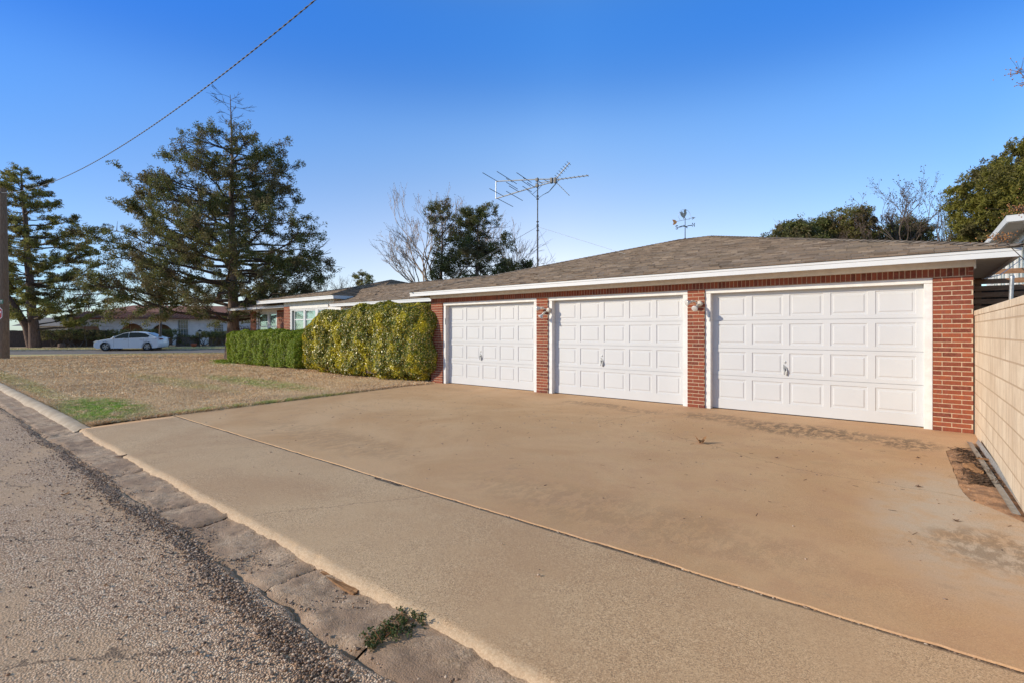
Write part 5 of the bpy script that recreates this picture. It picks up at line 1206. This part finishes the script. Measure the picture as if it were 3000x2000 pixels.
mb.face([c_-Rv*.43-Fv*.02+Vector((0, 0, -.095)), c_+Rv*.43-Fv*.02+Vector((0, 0, -.095)), c_+Rv*.43-Fv*.02+Vector((0, 0, .095)), c_-Rv*.43-Fv*.02+Vector((0, 0, .095))]); mb.build('street_name_plate', M['grn'], st_)
textobj('ST', .15, M['signwhite'], st_, c_+Rv*.31-Fv*.034, (R(90), 0, yaw), 'lettering')
# ================================================================ ACROSS THE STREET
yw = math.atan2(SD.y, SD.x)
# --- parked car (local x to the nose, y to the left, z up)
def car():
    c0 = P(39.6, (388-1500)/F_*39.6, -.075); t = thing('parked_car', 'white four door sedan with dark tinted windows parked across the street', 'car', c0, yw+math.pi)
    WR, FXw, RXw = .335, 1.42, -1.42; top = []
    low = [(2.42, .30), (2.44, .46), (2.40, .62), (2.30, .72), (1.95, .83), (1.50, .91), (1.05, .97), (.85, .99), (-1.55, 1.06), (-1.95, 1.07), (-2.25, 1.05), (-2.36, .98), (-2.39, .80), (-2.43, .62), (-2.40, .40), (-2.32, .26)]
    def arch(cx, a0, a1, n=11, r=.385): return [(cx+r*math.cos(R(a)), max(.20, WR+r*math.sin(R(a)))) for a in np.linspace(a0, a1, n)]
    bot = [(-2.1, .22)]+arch(RXw, 200, -20)+arch(FXw, 200, -20)+[(2.15, .20)]
    poly = low+bot; layers = [(-.90, .985), (-.86, 1.0), (-.60, 1.0), (0, 1.0), (.60, 1.0), (.86, 1.0), (.90, .985)]
    mb = MB(); rows = []
    for (y, k) in layers:
        row = []
        for x, z in poly:
            xx = x; e = abs(y)/.9
            if abs(x) > 1.9: xx = x-math.copysign(.22*e**3*(abs(x)-1.9)/.5, x)
            zz = z if z < .7 else z-(.06*e**4)
            row.append((xx, y+(.0 if abs(y) < .88 or z > .5 else 0), zz))
        rows.append(row)
    mb.grid(rows, 0, True, True)
    for r_, rev in ((rows[0], False), (rows[-1], True)):
        bm = bmesh.new(); vs = [bm.verts.new(p) for p in r_]; f = bm.faces.new(vs); res = bmesh.ops.triangulate(bm, faces=[f]); 
        for f in bm.faces: mb.face([v.co.copy() for v in f.verts])
        bm.free()
    body = mb.build('body', M['carpaint'], t)
    # cabin: glass band and roof
    base = [(1.12, .95), (.30, 1.36), (-.15, 1.435), (-.75, 1.44), (-1.25, 1.36), (-1.60, 1.22), (-2.0, 1.05)]
    mb = MB(); wid = [.78, .60, .585, .585, .60, .66, .74]
    rowsL = [[(x, s*w, z) for (x, z), w in zip(base, wid)] for s in (-1, 1)]
    inner = [(x, 0, z+.03) for x, z in base]
    mb.grid([rowsL[0], [(x, -w*.6, z+.02) for (x, z), w in zip(base, wid)], inner, [(x, w*.6, z+.02) for (x, z), w in zip(base, wid)], rowsL[1]], 0, True)
    for s in (-1, 1):
        for (x0, z0), (x1, z1), w0, w1 in zip(base[:-1], base[1:], wid[:-1], wid[1:]):
            mb.face([(x0, s*.84, .97), (x1, s*.84, 1.0), (x1, s*w1, z1), (x0, s*w0, z0)], 0, False)
    mb.build('cabin', M['carpaint'], t)
    def onside(x, z, s):                       # point on the sloping cabin side, a few mm proud
        zr = np.interp(-x, [-b[0] for b in base], [b[1] for b in base]); wr = np.interp(-x, [-b[0] for b in base], wid); f = (z-.98)/(zr-.98) if zr > .99 else 0
        return (x, s*(.84+(wr-.84)*f+.035), z)
    for s in (-1, 1):
        for pts in ([(.98, .99), (.30, 1.325), (-.05, 1.395), (-.10, 1.0)], [(-.145, 1.0), (-.10, 1.40), (-.72, 1.405), (-1.20, 1.33), (-1.52, 1.17), (-1.46, 1.05)]):
            mb = MB(); mb.face([onside(x, z, s) for x, z in (pts if s < 0 else pts[::-1])]); mb.build('side_window', M['tint'], t)
    mb = MB(); mb.face([(1.08, -.70, 1.0), (1.08, .70, 1.0), (.36, .56, 1.375), (.36, -.56, 1.375)]); mb.build('windscreen', M['tint'], t)
    mb = MB(); mb.face([(-1.95, .64, 1.10), (-1.95, -.64, 1.10), (-1.30, -.56, 1.385), (-1.30, .56, 1.385)]); mb.build('rear_window', M['tint'], t)
    for cx in (FXw, RXw):
        for s in (-1, 1):
            w = MB(); c = Vector((cx, s*.80, WR)); ax = Vector((0, s, 0)); w.lathe([(.22, -.10), (WR-.01, -.10), (WR, -.08), (WR, .08), (WR-.02, .10), (.235, .10), (.225, .07)], c, ax, 28); wo = w.build('wheel', M['tyre'], t)
            rm = MB(); rm.lathe([(.215, .02), (.215, .09), (.205, .095), (.195, .07)], c, ax, 28); rm.lathe([(.0001, .10), (.05, .095), (.06, .07)], c, ax, 16)
            for k in range(10):
                a = R(36*k+(6 if k % 2 else -6)); d = Vector((math.cos(a), 0, math.sin(a))); n_ = Vector((-math.sin(a), 0, math.cos(a)))*.018; o = ax*.088
                rm.face([c+d*.04+n_+o, c+d*.04-n_+o, c+d*.215-n_*1.2+o, c+d*.215+n_*1.2+o])
            rm.build('rim', M['rim'], wo); dk = MB(); dk.lathe([(.0001, .03), (.222, .03)], c, ax, 20); dk.build('brake_disc', M['black'], wo)
            wl_ = MB(); wl_.lathe([(.38, -.22), (.378, .0)], c, ax, 20); wl_.build('wheel_well', M['black'], t)
    for s in (-1, 1):
        mb = MB(); mb.face([(2.405, s*.52, .66), (2.20, s*.80, .68), (1.86, s*.893, .79), (2.0, s*.86, .80), (2.32, s*.55, .725)][::s]); o = mb.build('headlight', M['lampglass'], t); o.location = (.025, s*.008, .0)
        mb = MB(); mb.face([(-1.98, s*.905, .93), (-2.02, s*.905, .99), (-2.36, s*.74, .965), (-2.40, s*.55, .93), (-2.40, s*.55, .86), (-2.33, s*.78, .87)][::-s]); o = mb.build('tail_light', M['redlamp'], t); o.location = (-.02, s*.015, 0)
        mb = MB(); mb.tube([(.82, s*.85, 1.0), (.80, s*.98, 1.05)], [.02, .03], 6); mb.lathe([(.0001, -.09), (.06, -.07), (.075, 0), (.06, .07), (.0001, .09)], (.80, s*.99, 1.05), Vector((0, 1, 0)), 10); mb.build('mirror', M['carpaint'], t)
        for x in (.10, -1.02): mb = MB(); mb.box(x-.10, x+.10, s*.915-.012, s*.915+.012, .86, .885); mb.build('door_handle', M['rim'], t)
        mb = MB()
        for x in (.86, -.14, -1.18): mb.box(x-.004, x+.004, s*.9015-.001, s*.9015+.001, .30, .96)
        mb.build('door_gap', M['black'], t)
    mb = MB(); mb.box(2.36, 2.445, -.45, .45, .52, .60); mb.box(2.38, 2.447, -.6, .6, .30, .38); mb.build('grille', M['black'], t)
    return t
car()
# --- white arcaded house (local frame: x along the street, y away from it)
HB = S(4.0, 20.0, .05); ah = thing('arcade_house', 'white stucco house with round arches and a red tile roof across the street', 'house', HB, yw)
def far_x(px, n):      # x along the facade seen at a photo column, for a plane n metres beyond the kerb line
    k_ = (px-1500)/F_; ax, ay = FX+k_*RX, FY+k_*RY; q = SO+ND*n; t_ = (q.x*ND.x+q.y*ND.y)/(ax*ND.x+ay*ND.y); p_ = Vector((ax*t_, ay*t_, 0)); return (p_-SO).dot(SD), t_
def fx(px): return far_x(px, 20.0)[0]-4.0
def fz(px, py): return CH+(970-py)/F_*far_x(px, 20.0)[1]-.05
# wall with arch openings
eave = fz(450, 934)
def arched(mb, x0, x1, z0, z1, ops, y=0, th=.25, m=0):
    """front wall between x0..x1 with arches (a, b, springing height); rise = half width"""
    cur = x0
    for a, b, zs in ops:
        mb.box(cur, a, y, y+th, z0, z1, m); r = (b-a)/2; c = (a+b)/2; rz = min(r, z1-.15-zs)
        pr = [(c+r*math.cos(t), zs+rz*math.sin(t)) for t in [math.pi*k/14 for k in range(14, -1, -1)]]
        for (xa, za), (xb, zb) in zip(pr[:-1], pr[1:]):
            mb.face([(xa, y, za), (xb, y, zb), (xb, y, z1), (xa, y, z1)], m); mb.face([(xa, y, za), (xa, y+th, za), (xb, y+th, zb), (xb, y, zb)], m)
        for xx_ in (a, b): mb.face([(xx_, y, z0), (xx_, y+th, z0), (xx_, y+th, zs), (xx_, y, zs)], m)
        cur = b
    mb.box(cur, x1, y, y+th, z0, z1, m)
mb = MB(); ops = [(fx(350), fx(423), 1.05), (fx(442), fx(505), 1.1)]
arched(mb, fx(331), fx(509), -.1, eave, ops)
x0, x1 = fx(509), fx(760); wx = [(fx(521), fx(552)), (fx(626), fx(655))]; wz = [(.72, eave-.12), (1.15, fz(640, 951))]
cur = x0
for (a, b), (za, zb) in zip(wx, wz):
    mb.box(cur, a, 0, .25, -.1, eave); mb.box(a, b, 0, .25, -.1, za); mb.box(a, b, 0, .25, zb, eave); cur = b
mb.box(cur, x1, 0, .25, -.1, eave); mb.box(fx(331), x1, 9, 9.2, -.1, eave); mb.box(x1, x1+.2, 0, 9.2, -.1, eave)
mb.build('wall', M['stucco'], ah)
mb = MB(); mb.box(fx(345), fx(509), 2.4, 2.6, -.1, eave); mb.box(fx(509), fx(509)+.2, .25, 2.4, -.1, eave); mb.build('porch_wall', M['tan'], ah)
mb = MB(); mb.box(fx(391), fx(391)+.9, 2.3, 2.39, -.05, 1.95); mb.build('front_door', M['black'], ah)
for (a, b), (za, zb) in zip(wx, wz):
    f_ = MB(); f_.box(a-.08, a+.04, -.03, .1, za-.08, zb+.08); f_.box(b-.04, b+.08, -.03, .1, za-.08, zb+.08); f_.box(a+.04, b-.04, -.03, .1, zb-.02, zb+.08); f_.box(a+.04, b-.04, -.03, .1, za-.08, za+.02)
    for k in range(1, 4): x_ = a+(b-a)*k/4; f_.box(x_-.012, x_+.012, .05, .08, za, zb)
    for k in range(1, 4): z_ = za+(zb-za)*k/4; f_.box(a, b, .048, .082, z_-.012, z_+.012)
    w_ = f_.build('window', M['white'], ah); g = MB(); g.box(a, b, .10, .12, za, zb); g.build('pane', M['pane'], w_)
# side arcade to the left: slender columns
mb = MB()
for px_ in (297, 312, 327): xx_ = fx(px_); mb.box(xx_-.13, xx_+.13, 0, .25, -.1, 1.35); mb.grid([[(xx_-.13, 0, 1.35), (xx_+.13, 0, 1.35)], [(xx_-.25, 0, 1.85), (xx_+.25, 0, 1.85)]], 0, False); mb.grid([[(xx_-.13, .25, 1.35), (xx_+.13, .25, 1.35)], [(xx_-.25, .25, 1.85), (xx_+.25, .25, 1.85)]], 0, False)
mb.box(fx(236), fx(331), 0, .25, 1.87, eave-.1); mb.build('column', M['stucco'], ah)
mb = MB(); mb.box(fx(190), fx(331), 3, 3.2, -.1, eave); mb.box(fx(188), fx(236), .6, .8, -.1, eave); mb.build('wing_wall', M['tan'], ah)
mb = MB(); xa, xb = fx(178), x1+.8; zr = eave+1.55
mb.grid([[(xa, -.7, eave+.03), (xb, -.7, eave+.03)], [(xa+4.2, 4.6, zr), (xb-3, 4.6, zr)]], 0, False); mb.grid([[(xa, 10, eave+.03), (xb, 10, eave+.03)], [(xa+4.2, 4.6, zr), (xb-3, 4.6, zr)]], 0, False)
mb.face([(xa, -.7, eave+.03), (xa+4.2, 4.6, zr), (xa, 10, eave+.03)]); mb.face([(xb, -.7, eave+.03), (xb-3, 4.6, zr), (xb, 10, eave+.03)])
k = xa
mb.box(xa, xb, -.7, 10, eave-.03, eave+.02); mb.build('roof', M['tile'], ah)
mb = MB(); x_ = xa
while x_ < xb: mb.tube([(x_, -.74, eave+.05), (x_+(1.6 if x_ < xa+8 else 0), 1.5, eave+.05+.67)], .06, 6); x_ += .32
mb.build('roof_tiles', M['tile'], ah)
textobj('2500', .26, M['black'], ah, (fx(433), -.02, 1.38), (R(90), 0, 0), 'house_number')
# --- low house with grey roof far left
gh = thing('grey_roof_house', 'low pale house with a grey gable roof behind the wooden fence at left', 'house', S(-16, 29, .05), yw)
mb = MB(); mb.box(-9, 9, 0, 8, -.1, 2.0); mb.build('wall', M['stucco'], gh)
mb = MB(); mb.grid([[(-10, -1, 1.95), (10, -1, 1.95)], [(-10, 4, 3.0), (10, 4, 3.0)], [(-10, 9, 1.95), (10, 9, 1.95)]], 0, False); mb.build('roof', M['greyroof'], gh)
# --- wooden fence behind the pine
fe = thing('board_fence', 'dark weathered upright board fence behind the pine trunks', 'fence', S(-13.5, 15.4, .05), yw)
mb = MB(); x_ = -12
while x_ < 3.4: mb.box(x_, x_+.135, 0, .02, -.05, 1.45+random.uniform(-.02, .02)); x_ += .142
mb.build('boards', M['fence'], fe); mb = MB(); mb.box(-12, 3.4, .022, .06, .35, .43); mb.box(-12, 3.4, .022, .06, 1.1, 1.18); mb.build('rail', M['fence'], fe)
# --- juniper hedges
def farhedge(name, label, px0, px1, ny, top_py, bot_gap, mat, seed, trunks=True, deep=.9):
    random.seed(seed); a, d0 = far_x(px0, ny); b, d1 = far_x(px1, ny); t = thing(name, label, 'hedge', S(a, ny, .05), yw); h = CH+(970-top_py)/F_*(d0+d1)/2-.05; L = b-a; cs = []
    for _ in range(int(L*95)):
        x = random.uniform(0, L); y = random.uniform(-deep, deep); top = h*(1+.05*fbm(x, 0, seed, .5)); z = random.uniform(bot_gap, 1)*top; cs.append((x, y+deep, min(z, top-.05+random.uniform(-.03, .08))))
    v, f = leafcloud(cs, .13, 15, .12, .045); mesh_np('leaves', v, f, mat, t); mb = MB()
    if trunks:
        for _ in range(int(L*5)):
            x = random.uniform(0, L); y = random.uniform(.1, 1.2); mb.tube(bent((x, y, 0), (x+random.gauss(0, .6), y+random.gauss(0, .2), h*.7), 0, .15, 4, x), [.05, .04, .03, .02, .015], 5)
    else: mb.box(.1, L-.1, .25, 2*deep-.2, 0, h*.85)
    mb.build('branches', M['bark_grey'], t); return t
farhedge('juniper_hedge', 'long dark juniper hedge with bare twisted stems behind the white car', 97, 508, 13.4, 966, .42, M['juniper'], 71)
farhedge('box_hedge', 'small square clipped dark hedge right of the parked car', 510, 573, 14.3, 983, .03, M['juniper'], 72, False, .7)
farhedge('juniper_hedge', 'flat topped juniper hedge on twisted stems near the lantern post', 566, 664, 14.0, 972, .58, M['juniper'], 73)
farhedge('box_hedge', 'dark hedge behind the flat topped juniper', 605, 700, 16.2, 975, .02, M['juniper'], 74, False, .7)
# --- lantern post, pot, stump
q, _ = far_x(585, 12.4); lp = thing('lantern_post', 'thin dark lantern post in front of the junipers across the street', 'lamp post', S(q, 12.4, .05)); mb = MB(); mb.tube([(0, 0, -.1), (0, 0, 1.15)], .045, 8); mb.build('post', M['black'], lp)
mb = MB(); mb.lathe([(.06, 1.15), (.10, 1.17), (.13, 1.36)], (0, 0, 0), n=6); mb.build('lantern_glass', M['lampglass'], lp); mb = MB(); mb.lathe([(.21, 1.36), (.12, 1.46), (.02, 1.53), (.0001, 1.55)], (0, 0, 0), n=6); mb.build('lantern_cap', M['black'], lp)
q, _ = far_x(568, 12.5); mb = MB(); mb.lathe([(.0001, 0), (.16, 0), (.24, .20), (.26, .28), (.22, .29), (.20, .24), (.0001, .22)], (0, 0, 0), n=16); o = mb.build('plant_pot', M['terracotta']); o.location = S(q, 12.5, .05); tag(o, 'squat red clay pot beside the lantern post', 'pot')
q, _ = far_x(181, 12.5); mb = MB(); mb.lathe([(.34, -.1), (.28, .1), (.26, .33), (.0001, .35)], (0, 0, 0), n=12); o = mb.build('tree_stump', M['bark_pine']); o.location = S(q, 12.5, .05); tag(o, 'short cut tree stump in front of the long juniper hedge', 'stump')
# ================================================================ LIGHT, SKY, CAMERA
sv = Vector((.88, 1, -.51)).normalized(); el_ = math.asin(-sv.z); azs = math.atan2(-sv.x, -sv.y)
w = bpy.data.worlds.new('World'); sc.world = w; w.use_nodes = True; nt = w.node_tree; bg = nt.nodes['Background']
sk = nt.nodes.new('ShaderNodeTexSky'); sk.sky_type = 'NISHITA'; sk.sun_disc = False; sk.sun_elevation = el_; sk.sun_rotation = azs % (2*math.pi); sk.air_density = 1.15; sk.dust_density = .25; sk.ozone_density = 3.0
tc = nt.nodes.new('ShaderNodeTexCoord'); sp = nt.nodes.new('ShaderNodeSeparateXYZ'); nt.links.new(tc.outputs['Generated'], sp.inputs[0])
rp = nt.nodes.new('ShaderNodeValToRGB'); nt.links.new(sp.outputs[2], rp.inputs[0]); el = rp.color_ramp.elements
SK = [(0, (.58, .52, .56)), (.10, (.68, .53, .54)), (.17, (.68, .51, .51)), (.28, (.50, .48, .52)), (.37, (.42, .50, .60)), (.45, (.19, .355, .56)), (.545, (.125, .38, .68)), (.60, (.35, .42, .50)), (.72, (1.0, .68, .33)), (1, (1.0, .68, .30))]  # stops near the zenith warmed and brightened, added as unseen fill for the ground
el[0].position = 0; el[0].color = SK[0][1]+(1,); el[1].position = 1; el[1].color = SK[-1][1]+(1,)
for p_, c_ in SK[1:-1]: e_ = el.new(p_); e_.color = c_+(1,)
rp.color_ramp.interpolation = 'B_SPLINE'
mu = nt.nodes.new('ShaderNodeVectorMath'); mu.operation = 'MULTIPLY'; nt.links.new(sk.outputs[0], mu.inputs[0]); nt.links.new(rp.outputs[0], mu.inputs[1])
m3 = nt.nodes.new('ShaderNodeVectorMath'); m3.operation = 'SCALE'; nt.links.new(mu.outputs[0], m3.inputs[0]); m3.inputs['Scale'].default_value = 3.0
dt = nt.nodes.new('ShaderNodeVectorMath'); dt.operation = 'DOT_PRODUCT'; nt.links.new(tc.outputs['Generated'], dt.inputs[0]); dt.inputs[1].default_value = (-.63, -.77, 0)
mr = nt.nodes.new('ShaderNodeMapRange'); nt.links.new(dt.outputs['Value'], mr.inputs[0]); mr.inputs[1].default_value = -.25; mr.inputs[2].default_value = .6; mr.inputs[3].default_value = 0; mr.inputs[4].default_value = 1
mxs = nt.nodes.new('ShaderNodeMix'); mxs.data_type = 'VECTOR'; nt.links.new(mr.outputs[0], mxs.inputs[0]); mxs.inputs[4].default_value = (1, 1, 1); mxs.inputs[5].default_value = (.29, .50, .72)
m4 = nt.nodes.new('ShaderNodeVectorMath'); m4.operation = 'MULTIPLY'; nt.links.new(m3.outputs[0], m4.inputs[0]); nt.links.new(mxs.outputs[1], m4.inputs[1])
d2 = nt.nodes.new('ShaderNodeVectorMath'); d2.operation = 'DOT_PRODUCT'; nt.links.new(tc.outputs['Generated'], d2.inputs[0]); d2.inputs[1].default_value = (.78, .62, 0)
r2 = nt.nodes.new('ShaderNodeMapRange'); nt.links.new(d2.outputs['Value'], r2.inputs[0]); r2.inputs[1].default_value = .1; r2.inputs[2].default_value = .65
mx2 = nt.nodes.new('ShaderNodeMix'); mx2.data_type = 'VECTOR'; nt.links.new(r2.outputs[0], mx2.inputs[0]); mx2.inputs[4].default_value = (1, 1, 1); mx2.inputs[5].default_value = (.50, .70, .84)
m5 = nt.nodes.new('ShaderNodeVectorMath'); m5.operation = 'MULTIPLY'; nt.links.new(m4.outputs[0], m5.inputs[0]); nt.links.new(mx2.outputs[1], m5.inputs[1])
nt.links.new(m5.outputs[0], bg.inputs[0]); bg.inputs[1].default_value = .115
sl = bpy.data.lights.new('sun', 'SUN'); sl.energy = 3.2; sl.angle = R(.5); sl.color = (1, .89, .72); so = bpy.data.objects.new('sun', sl); link(so); so.rotation_euler = sv.to_track_quat('-Z', 'Y').to_euler()
cam = bpy.data.cameras.new('camera'); co = bpy.data.objects.new('camera', cam); link(co); co.location = (0, 0, CH); co.rotation_euler = (R(90), 0, math.atan2(-FX, FY)); cam.sensor_width = 36; cam.lens = F_/3000*36; cam.shift_y = -.01
cam.clip_start = .05; cam.clip_end = 2000; sc.camera = co
sc.view_settings.view_transform = 'Standard'; sc.view_settings.look = 'None'; sc.view_settings.exposure = .45; sc.view_settings.gamma = 1
